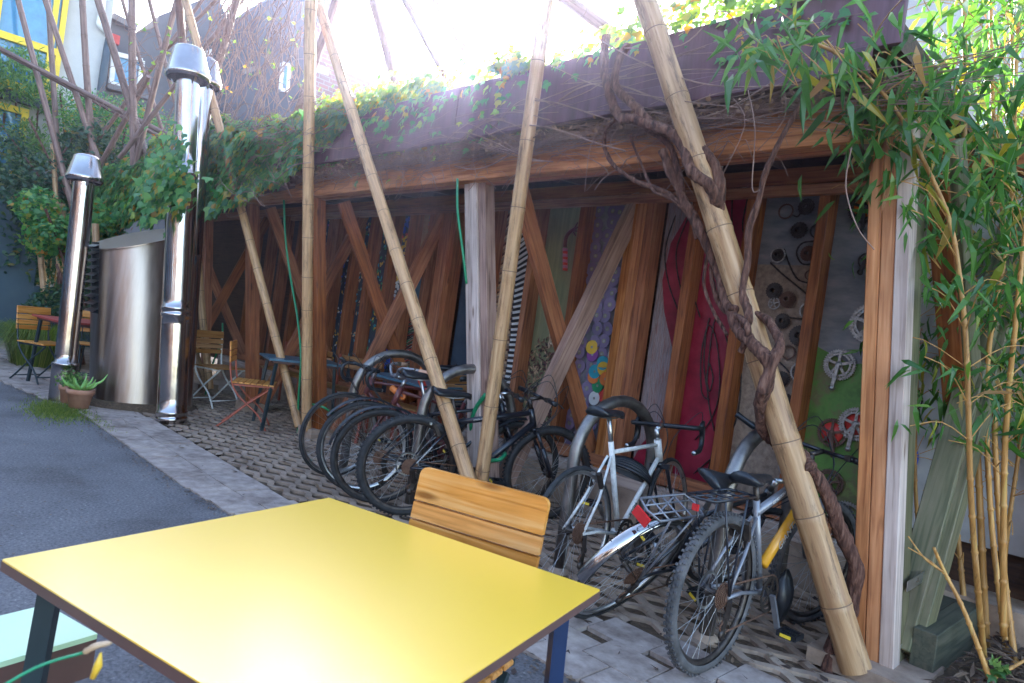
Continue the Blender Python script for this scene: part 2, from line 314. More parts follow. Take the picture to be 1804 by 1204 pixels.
def origin(mb,name,base,**kw):
    """single-mesh thing: move the mesh so its origin is the base"""
    b=Vector(base); mb.v=[tuple(Vector(p)-b) for p in mb.v]
    return build(mb,name,M=Matrix.Translation(b),**kw)
def frame(p0,p1,up=(0,0,1)):
    p0=Vector(p0);p1=Vector(p1);x=(p1-p0).normalized();y=Vector(up).cross(x)
    if y.length<1e-4: y=Vector((0,1,0))
    y.normalize(); z=x.cross(y)
    return Matrix(((x.x,y.x,z.x,p0.x),(x.y,y.y,z.y,p0.y),(x.z,y.z,z.z,p0.z),(0,0,0,1)))
def beam(name,p0,p1,w,d,mt,parent=None,up=(0,0,1),bev=.004,label=None):
    """timber of width w (side) and depth d (up), local X along its length, bevelled"""
    L=(Vector(p1)-Vector(p0)).length; M=frame(p0,p1,up)
    bm=bmesh.new(); bmesh.ops.create_cube(bm,size=1)
    for v in bm.verts: v.co=Vector(((v.co.x+.5)*L,v.co.y*w,v.co.z*d))
    bmesh.ops.bevel(bm,geom=bm.edges[:],offset=bev,segments=1,affect='EDGES')
    me=bpy.data.meshes.new(name); bm.to_mesh(me); bm.free(); me.materials.append(MAT[mt])
    o=bpy.data.objects.new(name,me); link(o,M,parent)
    if label: o['label']=label
    return o
def cr(pts,k=6):
    P=[Vector(p) for p in pts]; out=[]
    for i in range(len(P)-1):
        a=P[max(i-1,0)];b=P[i];c=P[i+1];d=P[min(i+2,len(P)-1)]
        for j in range(k):
            u=j/k; out.append(.5*((2*b)+(c-a)*u+(2*a-5*b+4*c-d)*u*u+(3*b-a-3*c+d)*u**3))
    out.append(P[-1]); return out
def rv(a=1.): return Vector((random.uniform(-a,a),random.uniform(-a,a),random.uniform(-a,a)))
def text(s,name,size,M,mt,parent,ext=.0008):
    cu=bpy.data.curves.new(name,'FONT'); cu.body=s; cu.size=size; cu.extrude=ext; cu.align_x='LEFT'
    ob=bpy.data.objects.new(name+'_tmp',cu); C.objects.link(ob)
    dg=bpy.context.evaluated_depsgraph_get(); me=bpy.data.meshes.new_from_object(ob.evaluated_get(dg))
    bpy.data.objects.remove(ob); bpy.data.curves.remove(cu)
    me.materials.clear(); me.materials.append(MAT[mt]); o=bpy.data.objects.new(name,me); return link(o,M,parent)

# ------------------------------------------------------------------ ground
def sheet(name,pts,z,mt,kind='structure',sub=1):
    mb=MB().mat(mt); mb.add([(x,y,z) for x,y in pts],[tuple(range(len(pts)))],False); o=build(mb,name); return tag(o,kind=kind)
sheet('ground',[(-60,-40),(30,-40),(30,60),(-60,60)],-.012,'soil')
edge=[(-16,.9),(-12,1.15),(-9.28,1.33),(-7.14,1.70),(-4.73,1.71),(-3.98,1.76),(-2.9,1.9),(-2.2,2.05),(-1.75,2.14),(-1.2,2.18),(3,2.3)]
sheet('road',[(3,-8),(3,2.3)][:1]+[(3,2.3)]+edge[::-1][1:]+[(-16,-8)],0.,'asphalt')
# forecourt paving far left where the road meets the dark wall
sheet('far_paving',[(-16,.9),(-12,1.15),(-9.3,1.33),(-9.3,6),(-16,6)],-.004,'concrete')
def ey(x,tab):
    for (a,b),(c,d) in zip(tab,tab[1:]):
        if a<=x<=c: return b+(d-b)*(x-a)/(c-a)
    return tab[-1][1]
inner=[(-16,1.6),(-9.3,2.05),(-7.1,2.24),(-5.5,2.24),(-4.3,2.22),(-2.9,2.42),(-1.9,2.75),(-1.2,2.95),(3,3.3)]
mb=MB().mat('paver'); x=-14.
while x<1.0:
    Lx=.30; y0=ey(x,edge); y1=ey(x,inner); n=2 if y1-y0<.62 else 3
    off=0
    for k in range(n):
        a=y0+(y1-y0)*k/n; b=y0+(y1-y0)*(k+1)/n; sh=(k%2)*.15
        h=.022+random.uniform(-.003,.003); g=.006
        mb.box((x+sh,(a+b)/2,h/2-.012),(Lx-g,b-a-g,h))
    x+=Lx
tag(build(mb,'pavement'),kind='structure')
# grid pavers: wavy concrete ribbons that leave lens-shaped earth holes
mb=MB().mat('concrete'); p=.105; xs0,xs1=-9.2,-.55; st=.03; nx=int((xs1-xs0)/st)
k=0; y=2.2
while y<4.35:
    row=[]
    for i in range(nx+1):
        x=xs0+i*st; ph=math.pi*2*x/.24+(math.pi if k%2 else 0)
        j=.0035*noise.noise(Vector((x*6,y*6,0)))
        cy=y+.027*math.sin(ph)+j; hw=.0245+.003*math.cos(2*ph)
        row.append((x,cy-hw,cy+hw))
    for i in range(nx):
        a=row[i]; b=row[i+1]; ii=ey(a[0],inner)
        if a[1]<ii+.02: continue
        z=.006+.003*noise.noise(Vector((a[0]*2,y*2,5)))
        vs=[(a[0],a[1],z),(b[0],b[1],z),(b[0],b[2],z),(a[0],a[2],z),(a[0],a[1],-.02),(b[0],b[1],-.02),(b[0],b[2],-.02),(a[0],a[2],-.02)]
        mb.add(vs,[(0,1,2,3),(0,4,5,1),(3,2,6,7)],False)
    y+=p; k+=1
tag(build(mb,'grid_pavers'),kind='structure')
# straw, grit and dead leaves on the pavers and road edge
mb=MB().mat('litter')
for i in range(2600):
    x=random.uniform(-8.5,-.4); y=random.uniform(1.9,4.2); 
    d=Vector((random.uniform(-1,1),random.uniform(-1,1),random.uniform(-.05,.15)))
    L=random.choice([.02,.03,.05,.07]); mb.leaf(Vector((x,y,.004)),d,Vector((0,0,1)),L,L*random.choice([.08,.12,.5]),'b')
for i in range(500):
    x=random.uniform(-7,-1); y=random.uniform(-.5,2.0); d=Vector((random.uniform(-1,1),random.uniform(-1,1),.05))
    mb.leaf(Vector((x,y,.004)),d,Vector((0,0,1)),.018,random.choice([.004,.012]),'b')
for i in range(1500):
    x=random.uniform(-9,-.8); y=ey(x,edge)-abs(random.gauss(0,.06)); L=random.uniform(.008,.03); mb.leaf(Vector((x,y,.005)),Vector((random.gauss(0,1),random.gauss(0,1),.1)),Vector((0,0,1)),L,L*.4,'b')
tag(build(mb,'leaf_litter'),'scattered straw and dead leaf bits on the paving',kind='stuff')
# moss and grass tuft at the foot of the left chimney pipe
mb=MB().mat('grass_blade')
for i in range(4200):
    u=random.gauss(0,.17); v=random.gauss(0,.11); q=Vector((-7.42+u*1.6,1.53+v-.12*u,.0))
    d=Vector((random.gauss(0,.5),random.gauss(0,.5),1)); mb.leaf(q,d,rv(),random.uniform(.015,.045),.006,'b')
for i in range(500):
    q=Vector((-7.0+random.gauss(0,.3),1.75+random.gauss(0,.04),0)); mb.leaf(q,Vector((random.gauss(0,.5),random.gauss(0,.5),1)),rv(),random.uniform(.01,.03),.006,'b')
tag(build(mb,'grass'),kind='stuff')
# soil bed at the right
mb=MB().mat('soil')
nx,ny=30,40
vs=[];fs=[]
for i in range(nx+1):
    for j in range(ny+1):
        x=-.70+i*.1; y=3.3+j*.1; vs.append((x,y,.04+.05*noise.noise(Vector((x*3,y*3,2)))+.04*min(1,i/5)))
for i in range(nx):
    for j in range(ny): a=i*(ny+1)+j; fs.append((a,a+ny+1,a+ny+2,a+1))
mb.add(vs,fs); tag(build(mb,'soil_bed'),kind='structure')
mb=MB().mat('litter')
for i in range(5000):
    x=random.uniform(-.6,1.6); y=random.uniform(3.3,6.5); q=Vector((x,y,.09+.03*random.random()))
    L=random.uniform(.04,.16); mb.leaf(q,Vector((random.gauss(0,1),random.gauss(0,1),random.gauss(0,.25))),Vector((0,0,1))+rv(.4),L,L*.16,'bam')
tag(build(mb,'bamboo_litter'),'brown fallen bamboo leaves covering the soil bed',kind='stuff')

# ------------------------------------------------------------------ bicycle shelter
shed=empty('bicycle_shelter',(-.95,3.5,0),'long open timber shelter with crossed braces and art panels behind the bicycles','shelter')
XL=-14.0
YF=3.25; ZB=2.40
for a,b in ((-8.3,-1.22),(XL,-8.31)): beam('eaves_beam',(a,YF,ZB+.10),(b,YF,ZB+.10),.09,.20,'orange_wood' if b>-5 else 'red_wood',shed)
beam('eaves_beam',(-8.3,YF+.07,ZB+.085),(-1.22,YF+.07,ZB+.085),.045,.20,'red_wood',shed)
beam('lower_fascia',(XL,3.04,2.70),(-1.12,3.04,2.70),.035,.115,'fascia_wood',shed)
for a,b in ((-1.02,-4.0),(-4.004,-7.2),(-7.204,XL)): beam('upper_fascia',(a,3.085,2.915),(b,3.085,2.915),.03,.30,'fascia_wood',shed)
# roof slab + joists
mb=MB().mat('dark_wood'); mb.prism([(-1.05,3.11,2.78),(-1.05,4.85,2.84),(-1.05,4.85,2.92),(-1.05,3.11,2.90)],(XL+1.05,0,0)); build(mb,'roof',shed)
x=-1.5
while x>-9:
    beam('joist',(x,3.32,2.66),(x-.0,4.9,2.78),.05,.13,'dark_wood',shed); x-=.6
beam('wall_plate',(XL,4.5,2.63),(-.5,4.5,2.63),.12,.11,'red_wood',shed)
beam('wall_plate',(-9.2,4.42,2.52),(-1.0,4.42,2.52),.05,.07,'red_wood',shed)
# front posts (they lean out towards the yard) : three planks each, with concrete shoe
def fpost(xb,xt,mats,wid=.085,yb=3.52,yt=3.30,zt=2.40,br=True,shoe=True):
    n=len(mats)
    for i,mt in enumerate(mats):
        o=(i-(n-1)/2)*wid
        dy=0.0 if i%2 else .006
        beam('post',(xb+o,yb+dy,.10 if shoe else 0),(xt+o,yt+dy,zt),wid-.003,.10+.02*(i%2),mt,shed,up=(0,1,0))
    if shoe:
        mb=MB().mat('concrete'); mb.prism([(xb-.14,yb-.13,0),(xb+.14,yb-.13,0),(xb+.14,yb+.13,0),(xb-.14,yb+.13,0)],(0,0,.1)); build(mb,'concrete_shoe',shed)
fpost(-7.72,-7.95,['red_wood','red_wood'])
fpost(-6.16,-6.42,['grey_wood','red_wood','red_wood'],wid=.075)
fpost(-3.47,-3.95,['grey_wood','grey_wood','brown_wood'],wid=.08,yb=3.38,yt=3.33,zt=2.42)
fpost(-10.6,-10.8,['red_wood','red_wood']); fpost(-9.2,-9.3,['red_wood'])
# corner post : orange boards in front, grey boards on the outer side
beam('post',(-.947,3.48,.06),(-1.147,3.33,2.60),.058,.085,'orange_wood',shed,up=(0,1,0))
beam('post',(-.886,3.483,.06),(-1.086,3.333,2.60),.058,.093,'orange_wood',shed,up=(0,1,0))
beam('post',(-.824,3.48,.06),(-1.024,3.33,2.60),.060,.10,'grey_wood',shed,up=(0,1,0))
beam('post',(-.828,3.60,.06),(-1.025,3.45,2.60),.055,.13,'green_wood',shed,up=(0,1,0))
mb=MB().mat('concrete'); mb.prism([(-1.12,3.30,0),(-.66,3.30,0),(-.66,3.72,0),(-1.12,3.72,0)],(0,0,.07)); build(mb,'concrete_shoe',shed)
for z in (.12,.42):
    mb=MB().mat('alloy'); mb.bar((-.81,3.53,z),(-.775,3.9,z+.05),.004,.05,up=(0,0,1)); build(mb,'steel_strap',shed)
# transverse crossed braces at every post
def xbrace(x,foot_y=3.6,m1='orange_wood',m2='red_wood',dx=0):
    beam('cross_brace',(x-.06,foot_y,.10),(x+.12+dx,4.5,2.56),.085,.13,m1,shed)
    beam('cross_brace',(x-.17,3.42,2.38),(x+.02,4.45,.45),.07,.12,m2,shed)
xbrace(-3.42,3.52,'brown_wood','red_wood'); xbrace(-5.9,3.62,'red_wood','red_wood'); xbrace(-7.55,3.6,'red_wood','red_wood'); xbrace(-10.3,3.6,'red_wood','red_wood')
# end frame at the corner (right), green with algae
beam('cross_brace',(-.83,3.62,.10),(-.80,4.75,2.5),.12,.14,'green_wood',shed)
beam('cross_brace',(-.76,3.66,.12),(-.72,4.75,2.4),.05,.13,'green_wood',shed)
beam('cross_brace',(-.97,3.62,2.5),(-.84,4.35,1.05),.11,.11,'red_wood',shed)
beam('cross_brace',(-.90,3.62,2.5),(-.77,4.35,1.05),.05,.11,'green_wood',shed)
# studs of the back wall
def stud(x,w=.07,mt='red_wood',z0=.32,y=4.47,top=2.57,d=.15): beam('stud',(x,y+.055,z0),(x,y+.055,top),w,d,mt,shed,up=(0,1,0))
SX=[-1.28,-1.80,-2.30,-2.74,-3.84,-4.40,-4.95,-5.98,-6.35,-6.72,-7.15,-7.54,-7.97,-8.55,-9.0,-9.5,-9.95,-10.5]
for x in SX: stud(x)
for i in range(3): stud(-3.29+.085*i,.082,['orange_wood','orange_wood','red_wood'][i%3],y=4.44-.004*(i%2))
for i in range(3): stud(-5.72+.085*i,.082,'red_wood',y=4.44-.004*(i%2))
stud(-8.15,.08); stud(-.45,.09,'red_wood'); stud(-.3,.09,'dark_wood')
beam('sill',(-11,4.46,.40),(-.95,4.46,.40),.10,.09,'red_wood',shed); beam('sill',(-11,4.44,.30),(-.95,4.44,.30),.16,.08,'grey_wood',shed)
mb=MB().mat('concrete'); mb.prism([(-11,4.36,-.01),(-.3,4.36,-.01),(-.3,4.75,-.01),(-11,4.75,-.01)],(0,0,.27)); build(mb,'plinth',shed)
mb=MB().mat('dark_wood'); mb.prism([(-14,4.66,.2),(-.3,4.66,.2),(-.3,4.66,2.86),(-14,4.66,2.86)],(0,.06,0)); build(mb,'back_boarding',shed)

PY=4.60   # art panel plane
def panel(x0,x1,mt,z0=.42,z1=2.58,poly=None,label=None,y=None):
    y=PY if y is None else y
    mb=MB().mat(mt); P=poly or [(x0,z0),(x1,z0),(x1,z1),(x0,z1)]
    mb.prism([(a,y,b) for a,b in P],(0,.02,0)); o=build(mb,'art_panel',shed)
    if label: o['label']=label
    return o
def XZ(px,py,y=PY): p=GY(px,py,y); return p.x,p.z
def gearmesh(r,teeth,holes,thick=.012,inner=.25,spider=0):
    """toothed chain ring lying in the XZ plane (faces -Y)"""
    mb=MB(); n=teeth*4; out=[]
    for i in range(n):
        a=2*math.pi*i/n; rr=r*(1.0 if i%4 in(0,1) else .93); out.append((rr*math.cos(a),rr*math.sin(a)))
    ri=r*.80 if holes else r*inner
    inn=[(ri*math.cos(2*math.pi*i/n),ri*math.sin(2*math.pi*i/n)) for i in range(n)]
    vs=[(x,-thick,z) for x,z in out]+[(x,-thick,z) for x,z in inn]+[(x,0,z) for x,z in out]+[(x,0,z) for x,z in inn]
    fs=[]
    for i in range(n):
        j=(i+1)%n; fs+=[(i,j,n+j,n+i),(2*n+i,2*n+j,j,i),(n+i,n+j,3*n+j,3*n+i)]
    mb.add(vs,fs,False)
    return mb
def gear(px,py,rpx,mt,par,style='cassette',ring2=None,off=.004):
    d=(GY(px,py,PY-.02)-CO).dot(FWD); r=rpx*d/FPX; c=GY(px,py,PY-.02)
    rr=r*1.0
    if style=='cassette':
        mb=gearmesh(rr,random.choice([16,20,24]),False,.006,.25); mb.mat(mt); mb.m=[0]*len(mb.m)
        for q in (.82,.64,.46):
            g=gearmesh(rr*q,18,False,.006,.3*.25/q/.25); b=[(x,y-.008*(1-q)*6-.004,z) for x,y,z in g.v]; mb.add(b,g.f,False)
    elif style=='ring':
        mb=gearmesh(rr,28,True,.008); mb.mat(mt); mb.m=[0]*len(mb.m)
    else:
        mb=gearmesh(rr,40,True,.006); mb.mat(mt); mb.m=[0]*len(mb.m)
        if style in('double','crank'):
            g=gearmesh(rr*.78,32,True,.006); mb.add([(x,y-.010,z) for x,y,z in g.v],g.f,False)
        ns=5
        for k in range(ns):
            a=2*math.pi*k/ns+.3; mb.bar((0,-.012,0),(rr*.84*math.cos(a),-.010,rr*.84*math.sin(a)),rr*.16,.008,up=(0,1,0))
        M=Matrix.Rotation(R(90),4,'X'); mb.lathe([(0,.02),(rr*.2,.02),(rr*.22,.0)],16,M)
        if style=='crank' or style=='star_crank':
            a=-math.pi/2+random.uniform(-.25,.25); mb.bar((0,-.026,0),(rr*1.55*math.cos(a),-.03,rr*1.55*math.sin(a)),.022,.012,up=(0,1,0))
            mb.lathe([(0,.042),(.016,.04),(.018,.025)],14,Matrix.Translation((rr*1.5*math.cos(a),0,rr*1.5*math.sin(a)))@M)
    o=build(mb,'chainring' if style!='cassette' else 'sprocket',par,M=Matrix.Translation(c-Vector((0,.0,0)))@Matrix.Rotation(random.uniform(0,6) if style=='cassette' else 0,4,'Y')); return o
def chainline(pxs,par,mt='gear_dark',r=.006,y=PY-.012,name='chain'):
    P=cr([GY(a,b,y) for a,b in pxs],6); mb=MB().mat(mt); mb.tube(P,[r*(1.15 if i%2 else .8) for i in range(len(P))],5); return build(mb,name,par)
# panel with large chainrings: slate above, green below
pa=panel(-1.79,-1.31,'panel_slate',1.40,2.58,label='slate grey painted art panel with chainrings')
pb=panel(-1.79,-1.31,'panel_green',.42,1.50,poly=[(-1.79,.42),(-1.31,.42),(-1.31,1.46),(-1.55,1.42),(-1.79,1.52)],label='mossy green painted art panel with chainrings',y=PY-.006)
mb=MB().mat('c_orange'); mb.lathe([(0,.006),(.075,.006),(.075,0)],24,Matrix.Translation(GY(1522,365,PY-.012))@Matrix.Rotation(R(90),4,'X')); build(mb,'disc',pa)
gear(1524,366,29,'gear_dark',pa,'crank'); gear(1527,460,15,'gear_dark',pa,'star_crank'); gear(1535,571,37,'gear_light',pa,'double')
gear(1479,643,28,'gear_light',pb,'crank')
for q,(a,b,r) in enumerate([(1466,763,23),(1508,748,23)]):
    mb=MB().mat('c_red'); d=(GY(a,b,PY)-CO).dot(FWD); mb.lathe([(0,.006),(r*.8*d/FPX,.006),(r*.8*d/FPX,0)],24,Matrix.Translation(GY(a,b,PY-.012))@Matrix.Rotation(R(90),4,'X')); build(mb,'disc',pb)
gear(1466,763,26,'gear_rust',pb,'star_crank'); gear(1508,748,30,'gear_light',pb,'crank'); gear(1490,915,32,'gear_light',pb,'star'); gear(1462,850,24,'gear_rust',pb,'double')
# sprocket panel
pc=panel(-2.30,-1.80,'panel_slate',1.95,2.58,label='blue grey top of the sprocket art panel'); pc2=panel(-2.30,-1.80,'panel_brown',.42,2.05,label='brown sprocket art panel with swirling chains',y=PY-.004)
for a,b,r,mt,s in [(1385,373,14,'gear_rust','ring'),(1421,365,15,'gear_dark','cassette'),(1408,406,15,'gear_dark','cassette'),(1441,407,14,'gear_dark','ring'),(1371,450,14,'gear_light','ring'),(1371,450,12,'gear_dark','cassette'),(1424,447,14,'gear_rust','cassette'),(1427,485,9,'gear_rust','ring'),(1364,513,15,'gear_dark','cassette'),(1388,528,15,'gear_rust','cassette'),(1364,535,11,'gear_light','star'),(1423,548,15,'gear_light','ring'),(1379,566,14,'gear_dark','cassette'),(1409,592,19,'gear_dark','cassette'),(1389,621,13,'gear_rust','ring'),(1410,656,18,'gear_light','ring'),(1410,656,13,'gear_dark','cassette'),(1377,668,14,'gear_dark','cassette'),(1412,697,15,'gear_dark','cassette'),(1385,705,12,'gear_dark','cassette'),(1394,741,13,'gear_light','double')]:
    gear(a,b,r,mt,pc2,s)
for L in [[(1357,463),(1375,480),(1405,505),(1432,528)],[(1381,439),(1392,470),(1405,492),(1425,498),(1437,485),(1430,470)],[(1445,425),(1415,428),(1403,445),(1413,465),(1435,463),(1441,447)],[(1390,560),(1410,562),(1430,566)],[(1395,378),(1405,382),(1412,372)],[(1370,635),(1385,650),(1398,668)]]: chainline(L,pc2)
# red panel with chain flames
pr=panel(-2.75,-2.30,'panel_red',.42,2.58,label='dark red art panel with flame lines of bicycle chain')
for L in [[(1247,830),(1265,760),(1290,690),(1283,610),(1262,560),(1250,620),(1246,690),(1258,760)],[(1250,560),(1236,620),(1236,690),(1250,705)],[(1225,775),(1255,735),(1268,680),(1262,600),(1247,575),(1240,640),(1248,700)],[(1222,835),(1270,790),(1298,735),(1305,650),(1290,570)],[(1250,640),(1245,665),(1250,690),(1256,665),(1250,640)],[(1215,870),(1280,830),(1300,790)],[(1318,345),(1308,400),(1320,440),(1312,500)],[(1290,350),(1290,400),(1300,460),(1295,520)]]: chainline(L,pr,'gear_dark',.0055)
# string panel with a red curve
ps=panel(-3.08,-2.75,'panel_string',.42,2.58,label='grey art panel of vertical strings')
pts=[(-2.745,.42),(-2.745,2.5),(-2.85,2.5),(-3.0,2.2),(-3.03,1.9),(-2.97,1.65),(-2.84,1.35),(-2.80,1.0),(-2.88,.75),(-3.0,.6),(-3.08,.42)]
mb=MB().mat('panel_red'); mb.prism([(a,PY-.018,b) for a,b in pts],(0,.016,0)); build(mb,'red_wave',ps)
for q in (0,.04,.08): chainline([(1190+q*600,380),(1172+q*500,440),(1178+q*480,500),(1200+q*420,560)],ps,'gear_dark',.006,PY-.022)
# compact disc panel
pd=panel(-3.84,-3.30,'panel_silver',.42,2.58,label='silvery art panel covered with compact discs')
def disc(px,py,mt,r=.06,dy=0,par=pd,yo=0):
    p=GY(px,py,PY-.012-yo); mb=MB().mat(mt); mb.smooth=False; M=Matrix.Translation(p)@Matrix.Rotation(R(90),4,'X')@Matrix.Rotation(random.uniform(-.09,.09),4,'X')@Matrix.Rotation(random.uniform(-.09,.09),4,'Y')
    mb.lathe([(.009,.002),(.009,.004),(.02,.004)],20,M); mb.mat('cd_face' if mt!='cd_face' else 'c_white') if False else mb.mat(mt); mb.lathe([(.02,.004),(r,.004),(r,0)],24,M)
    mb.mat('gear_light'); mb.lathe([(0,.005),(.012,.005),(.012,.003)],12,M); build(mb,'disc',par)
rr=random.Random(3); cnt=0
yy=350.
while yy<1010:
    cx=1078-(yy-350)*.138
    for dx in (-17,4,21):
        if 0.36<XZ(cx+dx,yy)[1]<2.5:
            if cnt<62: disc(cx+dx+rr.uniform(-4,4),yy+rr.uniform(-5,5),'cd_face',yo=rr.uniform(0,.012)); cnt+=1
    yy+=21
for a,b,c in [(1094,525,'c_black'),(1048,655,'c_teal'),(1044,625,'c_purple'),(1062,640,'c_teal'),(1046,664,'c_orange'),(1067,668,'c_orange'),(1063,650,'c_yellow'),(1053,680,'c_green'),(1047,702,'c_white'),(1065,698,'c_red'),(1081,627,'c_white'),(1070,755,'c_green'),(1078,736,'c_red'),(1065,727,'c_green'),(1043,612,'c_yellow'),(1092,580,'c_yellow')]: disc(a,b,c,yo=.02)
# olive panel with an arm, dry flower mosaic below
po=panel(-4.40,-3.84,'panel_olive',.42,2.58,label='olive green art panel with a gloved arm and blossom mosaic')
mb=MB()
for i in range(8):
    z=GY(996,438+i*5,PY-.02); mb.mat('c_red' if i%2 else 'c_pink'); mb.tube([z,z+Vector((0,0,-.022))],.024,8)
build(mb,'striped_sleeve',po)
mb=MB().mat('maroon_paint'); mb.tube(cr([GY(*a,PY-.02) for a in [(995,436),(997,420),(1003,410),(1012,404)]]),.018,8)
for e in [(1018,392),(1021,398),(1020,408),(1014,416)]: mb.tube([GY(1009,407,PY-.02),GY(*e,PY-.03)],[.009,.005],6)
build(mb,'glove',po)
mb=MB()
for i in range(900):
    a=random.random(); z=.45+1.05*a**.9; x=random.uniform(-4.36,-3.88)
    if z>1.15+.9*(x+4.4): continue
    mb.mat(random.choice(['c_tan','dead_leaf','c_tan','maroon_paint','gear_rust','panel_olive','gear_dark'])); c=Vector((x,PY-.01,z)); 
    mb.leaf(c,Vector((random.gauss(0,1),-.1,random.gauss(0,1))),Vector((0,-1,0)),random.uniform(.03,.07),.02,'b')
build(mb,'blossom_mosaic',po)
# stick and comb panel
pk=panel(-4.95,-4.40,'panel_tan',.42,2.58,label='art panel of brown sticks and black and white strips')
mb=MB(); k=0; z=.50
while z<2.5:
    u=(z-.45)/2.1; ang=.1+1.0*max(0,(u-.4))*1.2-(.6*max(0,.35-u)); x0=-4.92; x1=-4.66+.03*math.sin(6*u)
    mb.mat(['dead_leaf','sticks','c_tan','bark'][k%4]); dz=(x1-x0)*math.tan(ang); y=PY-.014-.004*(k%3)
    mb.bar((x0,y,z),(x1,y,z+dz),.02,.012,up=(0,1,0))
    mb.mat('c_white' if k%2 else 'c_black'); dz2=.2*math.tan(ang)
    if k%2: mb.bar((x1+.01,y-.01,z+dz),(x1+.19,y-.01,z+dz+dz2),.022,.012,up=(0,1,0))
    else: mb.bar((x1-.01,y-.002,z+dz),(x1+.12,y-.002,z+dz+dz2*.7),.024,.012,up=(0,1,0))
    z+=.0235; k+=1
build(mb,'strip_mosaic',pk)
panel(-5.5,-4.95,'panel_night')
# left bays
pw=panel(-5.98,-5.72,'panel_white',.42,1.75,label='white art panel with scrawled coloured shapes'); pw2=panel(-6.35,-5.98,'panel_white',.42,1.45,label='white art panel with coloured spikes'); panel(-6.35,-5.98,'panel_tan',2.05,2.58); panel(-6.35,-5.98,'blue_top',1.45,2.05)
mb=MB(); rr=random.Random(9)
for i in range(90):
    x=rr.uniform(-6.0,-5.72); z=rr.uniform(.5,2.5); mb.mat(rr.choice(['c_red','c_orange','c_blue','c_black','c_yellow','c_red'])); a=rr.uniform(0,6.3)
    P=[Vector((x+.03*k*math.cos(a+.5*k),PY-.012-.002*(i%3),z+.03*k*math.sin(a+.6*k))) for k in range(4)]; mb.tube(cr(P,3),rr.uniform(.004,.012),4)
build(mb,'scrawl',pw)
panel(-5.98,-5.72,'panel_red',1.75,2.58)
mb=MB()
for i in range(120):
    z=.5+i*.008; a=rr.uniform(.2,.9); mb.mat(rr.choice(['c_black','c_black','c_red','c_green','c_black'])); mb.bar((-6.31,PY-.012-.001*(i%5),z),(-6.31+rr.uniform(.1,.2),PY-.012-.001*(i%5),z+.1*a),.006,.005,up=(0,1,0))
for i in range(40):
    z=rr.uniform(2.1,2.5); mb.mat(rr.choice(['c_red','c_purple','c_green'])); mb.bar((-6.2,PY-.012-.001*(i%5),z),(-6.03,PY-.012-.001*(i%5),z+.1),.005,.005,up=(0,1,0))
tag(build(mb,'spikes',pw2),kind='stuff')
py_=panel(-6.72,-6.35,'panel_night',.42,2.58,label='mosaic art panel of blue white and yellow bottle caps')
mb=MB(); mb.smooth=False
for i in range(420):
    z=rr.uniform(.7,2.5); x=rr.uniform(-6.68,-6.38); s=z+.25*(x+6.5)*4*0
    c='c_blue' if z<1.55 and x<-6.45 else ('c_white' if z<1.75 else ('c_yellow' if z<2.3 else 'c_blue'))
    if rr.random()<.1: c='c_red' if z>2 else c
    mb.mat(c); mb.lathe([(0,.008),(.017,.008),(.019,0)],8,Matrix.Translation((x,PY-.002*(i%5),z))@Matrix.Rotation(R(90),4,'X'))
tag(build(mb,'bottle_caps',py_),kind='stuff')
for k,(x0,x1) in enumerate([(-7.15,-6.72),(-7.54,-7.15),(-7.97,-7.54),(-8.55,-7.97)]):
    q=panel(x0,x1,'panel_night',label=None); mb=MB()
    for i in range(160):
        z=rr.uniform(.6,2.5); x=rr.uniform(x0+.05,x1-.05); mb.mat(rr.choice([['c_teal','panel_slate','c_green','c_yellow'],['c_teal','panel_green','panel_night','c_tan'],['c_blue','panel_slate','c_yellow','c_white'],['panel_olive','panel_slate','c_tan','c_purple']][k]))
        mb.leaf(Vector((x,PY-.006-.001*(i%7),z)),Vector((rr.gauss(0,1),-.05,rr.gauss(0,1))),Vector((0,-1,0)),.06,.03,'b')
    build(mb,'mosaic_chips',q)
# white end panel with chain drawings
pe=panel(-1.26,-.40,'white_panel',.5,2.5,label='white end panel with bicycle chain loops and graffiti')
for L in [[(1610,640),(1612,700),(1605,745),(1602,780)],[(1616,690),(1624,700),(1622,715),(1612,722)],[(1606,730),(1611,745),(1606,760)]]: chainline(L,pe,'gear_dark',.006)
mb=MB().mat('c_green'); mb.tube(cr([GY(*a,PY-.012) for a in [(1646,950),(1655,943),(1662,948),(1660,958),(1648,958),(1644,952)]]),.012,6); mb.mat('c_blue'); mb.tube(cr([GY(*a,PY-.012) for a in [(1606,790),(1610,805),(1606,820)]]),.03,6); build(mb,'graffiti',pe)
# sleepers of the raised bed at the corner
bed=empty('planter_edge',(-.62,3.6,0),'mossy dark sleeper edging between the corner post and the bamboo','planter')
beam('sleeper',(-.83,3.64,.115),(-.75,6.2,.115),.10,.23,'sleeper_wood',bed); beam('sleeper',(-.725,3.58,.12),(-.645,6.2,.12),.10,.24,'sleeper_wood',bed)

